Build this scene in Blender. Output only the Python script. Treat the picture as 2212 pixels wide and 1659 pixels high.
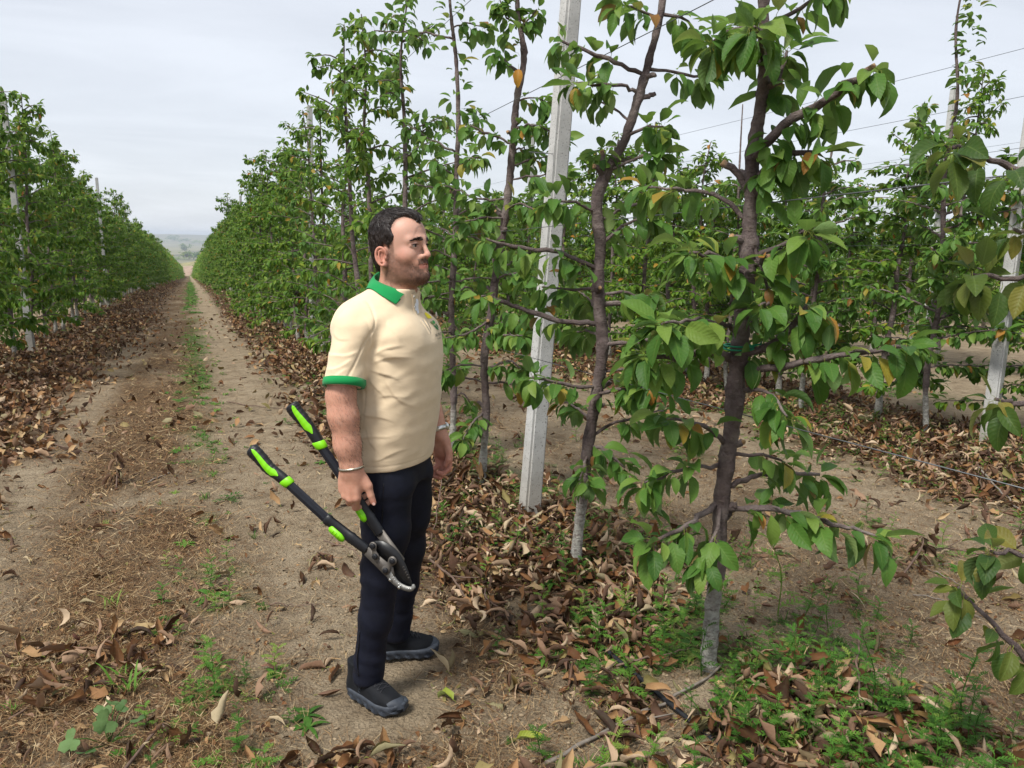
import bpy, bmesh, math, random
import numpy as np
from mathutils import Vector, Matrix, Quaternion

for o in list(bpy.data.objects): bpy.data.objects.remove(o)
SC = bpy.context.scene
COL = SC.collection
rad = math.radians

# ------------------------------------------------------------------ camera
CAM_H = 1.62
YAW, PITCH, ROLL = rad(22.25), rad(10.3), rad(1.0)
FPX, PW, PH = 1700.0, 2212.0, 1659.0
SLOPE = 0.03                      # the orchard falls gently away along the rows (+Y)
cF = Vector((math.sin(YAW)*math.cos(PITCH), math.cos(YAW)*math.cos(PITCH), -math.sin(PITCH)))
cR0 = Vector((math.cos(YAW), -math.sin(YAW), 0)); cU0 = cR0.cross(cF)
cR = cR0*math.cos(ROLL) + cU0*math.sin(ROLL); cU = cU0*math.cos(ROLL) - cR0*math.sin(ROLL)
CAMP = Vector((0, 0, CAM_H))
cam_d = bpy.data.cameras.new('camera'); cam = bpy.data.objects.new('camera', cam_d); COL.objects.link(cam)
cam_d.sensor_width = 36; cam_d.lens = 36*FPX/PW; cam_d.clip_start = 0.05; cam_d.clip_end = 20000
cam.matrix_world = Matrix(((cR.x, cU.x, -cF.x, 0), (cR.y, cU.y, -cF.y, 0), (cR.z, cU.z, -cF.z, CAM_H), (0, 0, 0, 1)))
SC.camera = cam

# ------------------------------------------------------------------ sky, sun, exposure (overcast)
SUN_EL, SUN_AZ = rad(56), rad(-62)      # soft light from behind and left of the camera; azimuth from +Y towards +X
SUN_DIR = Vector((math.sin(rad(-118))*math.cos(SUN_EL), math.cos(rad(-118))*math.cos(SUN_EL), math.sin(SUN_EL)))
world = bpy.data.worlds.new('World'); SC.world = world; world.use_nodes = True
wn, wl = world.node_tree.nodes, world.node_tree.links
wn.clear()
w_out = wn.new('ShaderNodeOutputWorld'); w_bg = wn.new('ShaderNodeBackground')
w_sky = wn.new('ShaderNodeTexSky'); w_sky.sky_type = 'NISHITA'; w_sky.sun_disc = False
w_sky.sun_elevation = SUN_EL; w_sky.sun_rotation = math.atan2(SUN_DIR.x, SUN_DIR.y)
w_tc = wn.new('ShaderNodeTexCoord'); w_sep = wn.new('ShaderNodeSeparateXYZ')
wl.new(w_tc.outputs['Generated'], w_sep.inputs[0])
def wmath(op, a, b=None, c=None):
    n = wn.new('ShaderNodeMath'); n.operation = op
    for i, v in enumerate((a, b, c)):
        if v is None: continue
        if isinstance(v, (int, float)): n.inputs[i].default_value = v
        else: wl.new(v, n.inputs[i])
    return n.outputs[0]
zc = wmath('ADD', wmath('MAXIMUM', w_sep.outputs[2], 0.0), 0.16)
cmb = wn.new('ShaderNodeCombineXYZ')
wl.new(wmath('DIVIDE', w_sep.outputs[0], zc), cmb.inputs[0]); wl.new(wmath('DIVIDE', w_sep.outputs[1], zc), cmb.inputs[1])
w_map = wn.new('ShaderNodeMapping'); w_map.inputs['Scale'].default_value = (0.75, 1.5, 1); w_map.inputs['Rotation'].default_value = (0, 0, 0.5)
wl.new(cmb.outputs[0], w_map.inputs[0])
w_n = wn.new('ShaderNodeTexNoise'); w_n.inputs['Scale'].default_value = 0.9; w_n.inputs['Detail'].default_value = 7; w_n.inputs['Roughness'].default_value = 0.55; w_n.inputs['Distortion'].default_value = 0.5
wl.new(w_map.outputs[0], w_n.inputs['Vector'])
w_r = wn.new('ShaderNodeValToRGB')
w_r.color_ramp.elements[0].position = 0.30; w_r.color_ramp.elements[0].color = (0.212, 0.222, 0.241, 1)
w_r.color_ramp.elements[1].position = 0.66; w_r.color_ramp.elements[1].color = (0.266, 0.277, 0.298, 1)
wl.new(w_n.outputs[0], w_r.inputs[0])
w_bs = wn.new('ShaderNodeVectorMath'); w_bs.operation = 'SCALE'; w_bs.inputs['Scale'].default_value = 0.09
wl.new(w_sky.outputs[0], w_bs.inputs[0])
w_mix = wn.new('ShaderNodeMixRGB'); w_mix.inputs[0].default_value = 0.93     # nearly closed cloud cover over the clear sky
wl.new(w_bs.outputs[0], w_mix.inputs[1]); wl.new(w_r.outputs[0], w_mix.inputs[2])
wl.new(w_mix.outputs[0], w_bg.inputs[0]); w_bg.inputs[1].default_value = 1.0
wl.new(w_bg.outputs[0], w_out.inputs[0])
sun_d = bpy.data.lights.new('sun', 'SUN'); sun = bpy.data.objects.new('sun', sun_d); COL.objects.link(sun)
sun_d.energy = 1.5; sun_d.angle = rad(15); sun_d.color = (1.0, 0.965, 0.90)
sun.rotation_euler = SUN_DIR.to_track_quat('Z', 'Y').to_euler(); sun.location = (-5, -5, 12)
SC.view_settings.view_transform = 'Standard'; SC.view_settings.look = 'None'
SC.view_settings.exposure = 1.70; SC.view_settings.gamma = 1.0; SC.view_settings.use_curve_mapping = False
SC.cycles.max_bounces = 5; SC.cycles.diffuse_bounces = 1; SC.cycles.glossy_bounces = 2; SC.cycles.transmission_bounces = 4
SC.cycles.volume_bounces = 0; SC.cycles.transparent_max_bounces = 4
SC.cycles.use_denoising = True

# ------------------------------------------------------------------ helpers
rng = np.random.default_rng(7)
def ray(px, py): return (cF*FPX + cR*(px-PW/2) - cU*(py-PH/2))
def at_depth(px, py, depth): return CAMP + ray(px, py)*(depth/FPX)
def on_ground(px, py):
    d = ray(px, py); t = -CAMP.z/(d.z + SLOPE*d.y); return CAMP + d*t

def tag(o, label=None, cat=None, group=None, kind=None):
    for k, v in (('label', label), ('category', cat), ('group', group), ('kind', kind)):
        if v: o[k] = v
    return o
def empty(name, loc=(0, 0, 0), rz=0.0, parent=None):
    o = bpy.data.objects.new(name, None); COL.objects.link(o); o.location = loc; o.rotation_euler = (0, 0, rz)
    o.empty_display_size = 0.1
    if parent: o.parent = parent
    return o
def make_mesh(name, V, F, smooth=True, attrs=None, mat=None):
    """V (n,3); F: array (m,3|4) or list of arrays"""
    V = np.asarray(V, np.float32)
    Fs = F if isinstance(F, list) else [F]
    Fs = [np.asarray(f, np.int32) for f in Fs if len(f)]
    me = bpy.data.meshes.new(name)
    me.vertices.add(len(V)); me.vertices.foreach_set('co', V.ravel())
    nl = sum(f.size for f in Fs); nf = sum(len(f) for f in Fs)
    me.loops.add(nl); me.polygons.add(nf)
    me.loops.foreach_set('vertex_index', np.concatenate([f.ravel() for f in Fs]))
    tot = np.concatenate([np.full(len(f), f.shape[1], np.int32) for f in Fs])
    st = np.concatenate([[0], np.cumsum(tot)[:-1]]).astype(np.int32)
    me.polygons.foreach_set('loop_start', st)
    if smooth: me.polygons.foreach_set('use_smooth', np.ones(nf, bool))
    me.update(calc_edges=True)
    for k, a in (attrs or {}).items():
        a = np.asarray(a, np.float32)
        if a.ndim == 1:
            at = me.attributes.new(k, 'FLOAT', 'POINT'); at.data.foreach_set('value', a)
        elif a.shape[1] == 2:
            at = me.attributes.new(k, 'FLOAT2', 'POINT'); at.data.foreach_set('vector', a.ravel())
        else:
            at = me.attributes.new(k, 'FLOAT_VECTOR', 'POINT'); at.data.foreach_set('vector', a.ravel())
    if mat: me.materials.append(mat)
    return me
def link(name, me, parent=None, loc=None):
    o = bpy.data.objects.new(name, me); COL.objects.link(o)
    if parent: o.parent = parent
    if loc is not None: o.location = loc
    return o
def obj(name, V, F, mat, parent=None, smooth=True, attrs=None):
    return link(name, make_mesh(name, V, F, smooth, attrs, mat), parent)
def join(parts):
    """parts: list of (V,F) -> one"""
    Vs, Fs, n = [], {}, 0
    for V, F in parts:
        V = np.asarray(V, float)
        for f in (F if isinstance(F, list) else [F]):
            f = np.asarray(f)
            if len(f): Fs.setdefault(f.shape[1], []).append(f + n)
        Vs.append(V); n += len(V)
    return np.concatenate(Vs), [np.concatenate(f) for f in Fs.values()]
def catmull(P, n):
    P = np.asarray(P, float); 
    if len(P) < 3: 
        t = np.linspace(0, 1, n)[:, None]; return P[0]*(1-t)+P[-1]*t
    Q = np.vstack([2*P[0]-P[1], P, 2*P[-1]-P[-2]])
    u = np.linspace(0, len(P)-1-1e-9, n); i = u.astype(int); t = (u-i)[:, None]
    a, b, c, d = Q[i], Q[i+1], Q[i+2], Q[i+3]
    return 0.5*(2*b+(c-a)*t+(2*a-5*b+4*c-d)*t*t+(-a+3*b-3*c+d)*t**3)
def tube(P, R, sides=8, cap=True, squash=None, up=None):
    """tube along polyline P with radii R; squash=(a,b) scales the two cross axes"""
    P = np.asarray(P, float); n = len(P); R = np.broadcast_to(np.asarray(R, float), (n,))
    T = np.gradient(P, axis=0); T /= np.linalg.norm(T, axis=1)[:, None]+1e-9
    ref = np.array(up if up is not None else ((0, 0, 1.0) if abs(T[0][2]) < 0.8 else (1.0, 0, 0)))
    N = np.zeros_like(P); prev = ref
    for i in range(n):
        v = prev - T[i]*(prev@T[i]); v /= np.linalg.norm(v)+1e-9; N[i] = v; prev = v
    Bn = np.cross(T, N); a = np.linspace(0, 2*math.pi, sides, endpoint=False)
    sa, sb = squash or (1, 1)
    V = P[:, None]+R[:, None, None]*(np.cos(a)[None, :, None]*N[:, None]*sa+np.sin(a)[None, :, None]*Bn[:, None]*sb)
    V = V.reshape(-1, 3)
    i, j = np.meshgrid(np.arange(n-1), np.arange(sides), indexing='ij'); jn = (j+1) % sides
    F = np.stack([i*sides+j, i*sides+jn, (i+1)*sides+jn, (i+1)*sides+j], -1).reshape(-1, 4)
    Fs = [F]
    if cap:
        V = np.vstack([V, P[:1], P[-1:]]); c0 = n*sides; s = np.arange(sides); sn = (s+1) % sides
        Fs.append(np.concatenate([np.stack([np.full(sides, c0), sn, s], -1), np.stack([np.full(sides, c0+1), (n-1)*sides+s, (n-1)*sides+sn], -1)]))
    return V, Fs
def prism(poly, y0, y1, bev=0.0):
    """extrude polygon given in (x,z) between y0 and y1 (a bmesh ngon, bevelled)"""
    bm = bmesh.new(); vs = [bm.verts.new((x, y0, z)) for x, z in poly]; f = bm.faces.new(vs)
    r = bmesh.ops.extrude_face_region(bm, geom=[f]); bmesh.ops.translate(bm, vec=(0, y1-y0, 0), verts=[v for v in r['geom'] if isinstance(v, bmesh.types.BMVert)])
    bmesh.ops.recalc_face_normals(bm, faces=bm.faces)
    if bev: bmesh.ops.bevel(bm, geom=[e for e in bm.edges], offset=bev, segments=2, affect='EDGES', clamp_overlap=True)
    bmesh.ops.triangulate(bm, faces=bm.faces)
    bm.verts.ensure_lookup_table(); bm.verts.index_update()
    V = np.array([v.co[:] for v in bm.verts]); F = np.array([[v.index for v in f.verts] for f in bm.faces]); bm.free()
    return V, F
# value noise (vectorised)
_perm = np.random.default_rng(3).random((64, 64, 64)).astype(np.float32)
def vnoise(x, y, z=0.0):
    x, y, z = np.broadcast_arrays(np.asarray(x, float), np.asarray(y, float), np.asarray(z, float))
    xi, yi, zi = np.floor(x).astype(int), np.floor(y).astype(int), np.floor(z).astype(int)
    fx, fy, fz = x-xi, y-yi, z-zi
    s = lambda t: t*t*(3-2*t)
    fx, fy, fz = s(fx), s(fy), s(fz); r = 0
    for dx in (0, 1):
        for dy in (0, 1):
            for dz in (0, 1):
                r = r+_perm[(xi+dx) & 63, (yi+dy) & 63, (zi+dz) & 63]*(fx if dx else 1-fx)*(fy if dy else 1-fy)*(fz if dz else 1-fz)
    return r*2-1
def fbm(x, y, z=0.0, o=4, g=0.5):
    r, a, f = 0, 1.0, 1.0
    for i in range(o): r = r+a*vnoise(x*f+17*i, y*f+5*i, np.asarray(z)*f+3*i); a *= g; f *= 2.03
    return r

# ------------------------------------------------------------------ material helper
class NT:
    def __init__(s, name):
        s.m = bpy.data.materials.new(name); s.m.use_nodes = True; s.n = s.m.node_tree.nodes; s.l = s.m.node_tree.links
        s.b = s.n['Principled BSDF']; s.out = s.n['Material Output']
    def set(s, **k):
        names = dict(color='Base Color', rough='Roughness', metal='Metallic', spec='Specular IOR Level', sss='Subsurface Weight', sheen='Sheen Weight', coat='Coat Weight', normal='Normal')
        for a, v in k.items():
            i = s.b.inputs[names.get(a, a)]
            if isinstance(v, bpy.types.NodeSocket): s.l.new(v, i)
            else: i.default_value = (*v, 1) if isinstance(v, tuple) and len(v) == 3 and i.type == 'RGBA' else v
        return s
    def node(s, t, **k):
        n = s.n.new(t)
        for a, v in k.items():
            if a.startswith('i_'):
                key = a[2:]; key = int(key) if key.isdigit() else key
                i = n.inputs[key]
                if isinstance(v, bpy.types.NodeSocket): s.l.new(v, i)
                else: i.default_value = v
            else: setattr(n, a, v)
        return n
    def attr(s, name, out='Fac'): return s.node('ShaderNodeAttribute', attribute_name=name).outputs[out]
    def math(s, op, a, b=None, c=None):
        n = s.n.new('ShaderNodeMath'); n.operation = op
        for i, v in enumerate((a, b, c)):
            if v is None: continue
            if isinstance(v, bpy.types.NodeSocket): s.l.new(v, n.inputs[i])
            else: n.inputs[i].default_value = v
        return n.outputs[0]
    def coord(s, which='Object', scale=None):
        o = s.node('ShaderNodeTexCoord').outputs[which]
        if scale is not None:
            mp = s.node('ShaderNodeMapping'); mp.inputs['Scale'].default_value = scale; s.l.new(o, mp.inputs[0]); o = mp.outputs[0]
        return o
    def noise(s, vec, scale, detail=4, rough=0.55, out=0, dist=0.0):
        return s.node('ShaderNodeTexNoise', i_Vector=vec, i_Scale=scale, i_Detail=detail, i_Roughness=rough, i_Distortion=dist).outputs[out]
    def ramp(s, fac, stops, interp='LINEAR'):
        n = s.n.new('ShaderNodeValToRGB'); cr = n.color_ramp; cr.interpolation = interp
        while len(cr.elements) < len(stops): cr.elements.new(0.5)
        for e, (p, c) in zip(cr.elements, stops):
            e.position = p; e.color = (*c, 1) if isinstance(c, tuple) else (c, c, c, 1)
        s.l.new(fac, n.inputs[0]); return n.outputs[0]
    def mix(s, fac, a, b, mode='MIX'):
        n = s.n.new('ShaderNodeMixRGB'); n.blend_type = mode
        for i, v in enumerate((fac, a, b)):
            if isinstance(v, bpy.types.NodeSocket): s.l.new(v, n.inputs[i])
            elif isinstance(v, tuple): n.inputs[i].default_value = (*v, 1)
            else: n.inputs[i].default_value = v
        return n.outputs[0]
    def bump(s, h, strength=0.3, dist=0.01, prev=None):
        n = s.node('ShaderNodeBump', i_Height=h, i_Strength=strength, i_Distance=dist)
        if prev: s.l.new(prev, n.inputs['Normal'])
        return n.outputs[0]
def simple(name, color, rough=0.6, metal=0.0, var=0.12, scale=30, bump=0.0, spec=0.4, bscale=None, bdist=0.002):
    m = NT(name); c = m.coord(); n = m.noise(c, scale)
    lo = tuple(max(0, x*(1-var)) for x in color); hi = tuple(min(1, x*(1+var)) for x in color)
    m.set(color=m.ramp(n, [(0.3, lo), (0.7, hi)]), rough=rough, metal=metal, spec=spec)
    if bump: m.set(normal=m.bump(m.noise(c, bscale or scale*4, 5), bump, bdist))
    return m.m
# ================================================================== ground
ROW_L, ROW_R, ROW_3, ROW_4, ROW_5, ROW_6 = -2.80, 1.98, 6.45, 11.2, 16.0, 20.8
ROWS = (ROW_L, ROW_R, ROW_3, ROW_4, ROW_5, ROW_6, -7.6)
ROW_END = 330.0
def sstep(a, b, x):
    t = np.clip((x-a)/(b-a), 0, 1); return t*t*(3-2*t)
_by = np.linspace(-400, 9000, 9401); _bs = 0.03+0.016*np.clip((_by-22)/48, 0, 1)**2*(3-2*np.clip((_by-22)/48, 0, 1)); _bs = np.where(_by > ROW_END, 0, _bs)
_bz = -np.cumsum(_bs)*(_by[1]-_by[0]); _bz -= np.interp(0, _by, _bz)
def base_z(y): return np.interp(y, _by, _bz)          # the slope steepens away from the camera
def ground_z(x, y, fine=True):
    x = np.asarray(x, float); y = np.asarray(y, float)
    z = base_z(y)-38*sstep(ROW_END+1, 800, y)
    near = 1-sstep(ROW_END-10, ROW_END+10, y)
    m = 0
    for r in ROWS: m = m+0.065*np.exp(-((x-r)/0.42)**2)
    for t, wd, dp in ((0.38, 0.20, 0.018), (-1.02, 0.25, 0.016), (3.05, 0.3, 0.015), (4.6, 0.3, 0.015)): m = m-dp*np.exp(-((x-t)/wd)**2)
    z = z+near*m+near*0.018*fbm(x*0.9, y*0.9, 0, 3)
    z = z+(1-near)*2.0*fbm(x*0.004, y*0.004, 2.0, 3)+sstep(4600, 7000, y)*(66+12*fbm(x*0.0011, y*0.0006, 5.0, 3))
    if fine:
        k = near*(1-sstep(10, 30, y)); z = z+k*(0.007*fbm(x*6, y*6, 1.0, 3)+0.0035*fbm(x*30, y*30, 4.0, 2))
    return z
def grow(a, b, s0, g):
    v = [a]; s = s0
    while v[-1] < b: v.append(v[-1]+s); s *= g
    return v
gx = np.array(sorted(set([-q for q in grow(2.6, 6500, 0.05, 1.11)[1:]]+list(np.round(np.arange(-2.6, 5.0, 0.026), 4))+grow(5.0, 6500, 0.04, 1.11)[1:])))
gy = np.array([-400, -100, -30, -12, -6, -3, -1.5, -0.5]+list(np.round(np.arange(0.0, 1.2, 0.1), 4))+list(np.round(np.arange(1.2, 5.2, 0.026), 4))+grow(5.2, 9000, 0.03, 1.035)[1:])
GX, GY = np.meshgrid(gx, gy, indexing='ij'); GZ = ground_z(GX, GY)
nx_, ny_ = GX.shape; ii, jj = np.meshgrid(np.arange(nx_-1), np.arange(ny_-1), indexing='ij')
GF = np.stack([ii*ny_+jj, (ii+1)*ny_+jj, (ii+1)*ny_+jj+1, ii*ny_+jj+1], -1).reshape(-1, 4)
def litter_amount(x, y):
    """how thickly dead leaves lie (0..1)"""
    n = 0.55*fbm(x*1.1+3, y*0.8, 7.0, 2)+0.6*fbm(x*3.7, y*3.1+2, 13.0, 3)
    # row 2 : heaped on the path side of the trunks, bare worn soil in front of the camera
    a = np.exp(-((x-1.70)/0.60)**2)*np.clip(0.78+1.15*n, 0, 1.3)*(1-0.95*np.exp(-(((x-1.13)/0.30)**2+((y-2.22)/0.42)**2)))
    a = a*(1-0.55*np.exp(-((y-7.5)/2.2)**2)*(x > 1.9))
    b_ = np.exp(-((x+2.05)/0.75)**2)*(0.8+0.7*n)
    b_ = np.maximum(b_, (x < -2.2)*(x > -3.5)*0.7*(0.8+0.6*n))
    c = np.exp(-((x-5.75)/0.75)**2)*(0.75+0.6*n)+np.exp(-((x-7.2)/0.6)**2)*0.5
    d = 0.045+0.09*np.clip(n, 0, 1)
    e = 0.55*np.exp(-(((x+0.45)/0.35)**2+((y-3.35)/0.35)**2))+0.5*np.exp(-(((x-0.35)/0.3)**2+((y-2.3)/0.12)**2))
    far = sstep(9, 24, y)*np.exp(-((x+1.3)/0.55)**2)*0.55+sstep(9, 24, y)*np.exp(-((x-1.15)/0.35)**2)*0.6
    return np.clip(np.maximum.reduce([a, b_, c, d, e, far]), 0, 1)
def straw_amount(x, y):
    n = fbm(x*2.0, y*1.2, 11.0, 3)
    s = np.exp(-np.abs((x+0.40)/0.50)**3)*(0.95+0.7*n)+0.55*np.exp(-(((x-1.05)/0.22)**2+((y-2.85)/0.30)**2))+0.40*np.exp(-(((x-0.75)/0.3)**2+((y-2.1)/0.3)**2))+0.20+0.35*np.exp(-((x-3.8)/0.35)**2)*(0.6+n)+0.25*np.exp(-((x-2.9)/0.3)**2)
    return np.clip(s, 0, 1)
def green_amount(x, y):
    n = 0.35*fbm(x*1.6+9, y*1.3, 5.0, 2)+0.75*fbm(x*4.3+9, y*4.0, 15.0, 3); m2 = fbm(x*0.7, y*0.7+4, 9.0, 2)
    a = np.exp(-((x-1.95)/0.66)**2)*np.clip(0.55+1.15*n, 0, 1)
    b_ = np.exp(-((x-0.02)/0.26)**2)*np.clip(0.25+0.5*n+0.55*sstep(7, 13, y)-0.45*sstep(17, 22, y)+0.5*sstep(28, 40, y), 0, 1)
    c = np.exp(-((x-5.9)/0.85)**2)*np.clip(0.65+0.9*n, 0, 1)+np.exp(-((x-8.6)/0.8)**2)*0.4
    d = np.exp(-((x-3.85)/0.28)**2)*np.clip(0.15+0.6*n, 0, 1)
    e = np.exp(-((x+2.9)/0.4)**2)*np.clip(0.2+0.6*n, 0, 1)*0.7
    f_ = sstep(6, 11, y)*np.exp(-((x-1.75)/0.35)**2)*np.clip(0.4+0.7*m2, 0, 1)
    return np.clip(np.maximum.reduce([a, b_, c, d, e, f_]), 0, 1)
nearm = (np.abs(GX) < 40) & (GY < 335) & (GY > -10)
LA = np.where(nearm, litter_amount(GX, GY), 0); SA = np.where(nearm, straw_amount(GX, GY), 0); GA = np.where(nearm, green_amount(GX, GY), 0)
def ground_material():
    m = NT('orchard_soil'); c = m.coord(); p = m.node('ShaderNodeSeparateXYZ', i_0=c).outputs
    n1, n2, n3 = m.noise(c, 1.3, 5), m.noise(c, 14, 6, 0.65), m.noise(c, 95, 5, 0.7)
    soil = m.ramp(n2, [(0.25, (0.195, 0.146, 0.094)), (0.5, (0.345, 0.272, 0.180)), (0.75, (0.480, 0.392, 0.276))])
    soil = m.mix(m.math('MULTIPLY', n3, 0.55), soil, m.ramp(n3, [(0.38, (0.10, 0.072, 0.044)), (0.62, (0.44, 0.355, 0.245))]))
    soil = m.mix(m.ramp(n1, [(0.35, 0.0), (0.7, 0.4)]), soil, (0.36, 0.288, 0.195))
    soil = m.mix(m.ramp(m.noise(c, 4.5, 5, 0.7), [(0.36, 0.55), (0.5, 0.0)]), soil, (0.135, 0.096, 0.060)); soil = m.mix(m.ramp(m.noise(c, 2.6, 5, 0.7), [(0.52, 0.0), (0.66, 0.55)]), soil, (0.47, 0.385, 0.270))
    leafy = m.ramp(m.noise(c, 40, 5, 0.75), [(0.3, (0.022, 0.011, 0.006)), (0.5, (0.070, 0.034, 0.017)), (0.72, (0.16, 0.088, 0.044))])
    strawy = m.ramp(m.noise(m.coord('Object', (60, 22, 30)), 1.0, 5, 0.7), [(0.3, (0.040, 0.022, 0.011)), (0.55, (0.120, 0.070, 0.034)), (0.75, (0.27, 0.18, 0.09))])
    green = m.ramp(m.noise(c, 30, 4, 0.7), [(0.3, (0.030, 0.060, 0.012)), (0.7, (0.095, 0.160, 0.030))])
    col = m.mix(m.math('MULTIPLY', m.attr('straw'), 0.9), soil, strawy)
    col = m.mix(m.ramp(m.attr('litter'), [(0.12, 0.0), (0.6, 0.95)]), col, leafy)
    col = m.mix(m.ramp(m.attr('green'), [(0.25, 0.0), (0.8, 0.55)]), col, green)
    # the valley beyond the orchard: strips of fields
    br = m.node('ShaderNodeTexBrick', i_Vector=m.coord('Object', (0.0011, 0.0026, 0.0)), i_Scale=1.0, offset=0.3); br.inputs['Mortar Size'].default_value = 0.0
    br.inputs['Brick Width'].default_value = 2.4; br.inputs['Row Height'].default_value = 0.55
    br.inputs['Color1'].default_value = (0.21, 0.20, 0.10, 1); br.inputs['Color2'].default_value = (0.030, 0.045, 0.034, 1)
    fields = m.mix(m.ramp(m.noise(m.coord('Object', (0.0006, 0.006, 0)), 1.0, 3), [(0.42, 0.0), (0.58, 0.7)]), br.outputs[0], (0.23, 0.205, 0.12))
    col = m.mix(m.ramp(m.math('MULTIPLY', p[1], 0.001), [(0.335, 0.0), (0.36, 1.0)]), col, fields)
    m.set(color=col, rough=0.95, spec=0.12)
    vo = m.node('ShaderNodeTexVoronoi', i_Vector=c, i_Scale=70.0).outputs['Distance']
    cr = m.node('ShaderNodeTexVoronoi', i_Vector=c, i_Scale=18.0, feature='DISTANCE_TO_EDGE').outputs['Distance']
    b1 = m.bump(m.ramp(cr, [(0.0, 0.0), (0.06, 1.0)]), 0.45, 0.012); b2 = m.bump(n3, 0.9, 0.022, b1); b3 = m.bump(vo, 0.7, 0.016, b2)
    m.set(normal=b3); return m.m
M_GROUND = ground_material()
ground = obj('ground', np.stack([GX, GY, GZ], -1).reshape(-1, 3), GF, M_GROUND, attrs=dict(litter=LA.ravel(), straw=SA.ravel(), green=GA.ravel()))
tag(ground, kind='structure')
def gpt(px, py):
    """ground point under a pixel (with the mound relief)"""
    p = on_ground(px, py)
    for _ in range(3):
        d = ray(px, py); z = float(ground_z(p.x, p.y)); t = (z-CAMP.z)/d.z; p = CAMP+d*t
    return p
# ---- the sandy bank and the far tree clumps in the valley, seen at the end of the path
bx, by = np.meshgrid(np.linspace(-60, 60, 70), np.linspace(-22, 55, 50), indexing='ij')
prof = sstep(-22, 4, by)*(1-0.25*sstep(20, 55, by)); hgt = 6.6+2.2*sstep(-12, 26, bx)-3.4*sstep(2, -26, bx)
bz = -11.2+hgt*prof*sstep(-60, -30, bx)*(1-sstep(45, 60, bx))+0.9*fbm(bx*0.10, by*0.16, 3.0, 4)*prof
BV = np.stack([bx, by, bz-bz.min()], -1).reshape(-1, 3); ii, jj = np.meshgrid(np.arange(69), np.arange(49), indexing='ij')
BFq = np.stack([ii*50+jj, (ii+1)*50+jj, (ii+1)*50+jj+1, ii*50+jj+1], -1).reshape(-1, 4)
mb = NT('sandy_bank'); cb = mb.coord(); pz = mb.node('ShaderNodeSeparateXYZ', i_0=cb).outputs
sand = mb.ramp(mb.noise(cb, 0.35, 6, 0.7), [(0.3, (0.19, 0.130, 0.092)), (0.55, (0.31, 0.225, 0.165)), (0.75, (0.40, 0.31, 0.235))])
grs = mb.ramp(mb.noise(cb, 0.6, 4), [(0.3, (0.16, 0.15, 0.07)), (0.7, (0.27, 0.245, 0.125))])
fm = mb.math('ADD', mb.math('MULTIPLY', pz[1], 0.03), mb.math('MULTIPLY', mb.noise(cb, 0.09, 3), 0.9))
mb.set(color=mb.mix(mb.ramp(fm, [(0.50, 0.0), (0.58, 1.0)]), sand, grs), rough=0.95, normal=mb.bump(mb.noise(cb, 0.8, 6), 0.8, 0.4))
bank = obj('sandy_bank', BV, BFq, mb.m); bank.location = (14, 415, -27.5); bank.scale = (1.7, 1.4, 2.05); tag(bank, kind='structure')

# ================================================================== leaf shapes
def leaf_template(rows, cols, L=0.10, Wd=0.052, petiole=0.030, droop=0.9, fold=0.35, roll=0.0, wave=0.0, seed=0, pet=True):
    """blade bending downwards along +Y; returns V, F(list), leafuv. z is the upper side"""
    r = np.random.default_rng(seed); s = np.linspace(0, 1, rows+1); u = np.linspace(-1, 1, cols+1)
    pn = 3 if pet else 1; ps = np.linspace(0, 1, pn)
    ang0 = 0.25; a = ang0-droop*s**0.9
    ds = L/rows; cy = petiole+np.concatenate([[0], np.cumsum(np.cos(a[:-1])*ds)]); cz = np.concatenate([[0], np.cumsum(np.sin(a[:-1])*ds)])+0.25*petiole*0.4
    w = Wd/2*np.maximum(np.sin(math.pi*np.clip(s, 0, 1)**0.86), 0)**0.72*(1-0.30*s**4); w[0] = 0.0016; w[-1] = 0.0008
    V = []; UV = []
    for i in range(rows+1):
        nrm = np.array([-math.sin(a[i]), math.cos(a[i])])
        for j in range(cols+1):
            k = u[j]; ww = w[i]*(1+wave*0.35*r.normal()*(abs(k) > 0.6))
            if roll: th = k*roll; xx = ww*math.sin(th)/max(roll, 1e-3); hh = ww*(1-math.cos(th))/max(roll, 1e-3)
            else: xx = ww*k*math.cos(fold); hh = ww*abs(k)*math.sin(fold)
            hh += wave*ww*0.5*math.sin(s[i]*9+3*k+seed)*abs(k)
            V.append((xx, cy[i]+nrm[0]*hh, cz[i]+nrm[1]*hh)); UV.append((s[i], k))
    q = [[i*(cols+1)+j, i*(cols+1)+j+1, (i+1)*(cols+1)+j+1, (i+1)*(cols+1)+j] for i in range(rows) for j in range(cols)]
    if pet:
        n0 = len(V)
        for t in ps:
            y = petiole*t; z = 0.1*petiole*math.sin(t*math.pi)*3+cz[0]*t
            V += [(-0.0011, y, z), (0.0011, y, z), (0, y, z-0.0016)]; UV += [(-1, 0)]*3
        for i in range(pn-1):
            b = n0+3*i; q += [[b, b+1, b+4, b+3], [b+1, b+2, b+5, b+4], [b+2, b, b+3, b+5]]
    return np.array(V), np.array(q), np.array(UV)
def scatter(tmpl, P, R, S, tint, uv=True):
    """many copies of one template -> V,F,attrs"""
    V, F, UV = tmpl; n, k = len(P), len(V)
    W = np.einsum('nij,kj->nki', R, V)*np.asarray(S)[:, None, None]+P[:, None, :]
    return W.reshape(-1, 3), (F[None]+(np.arange(n)*k)[:, None, None]).reshape(-1, F.shape[1]), np.tile(UV, (n, 1)), np.repeat(tint, k)
def scatter_join(groups):
    Vs, Fs, U, T, n = [], [], [], [], 0
    for V, F, uv, t in groups:
        if not len(V): continue
        Vs.append(V); Fs.append(F+n); U.append(uv); T.append(t); n += len(V)
    return np.concatenate(Vs), np.concatenate(Fs), np.concatenate(U), np.concatenate(T)
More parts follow.
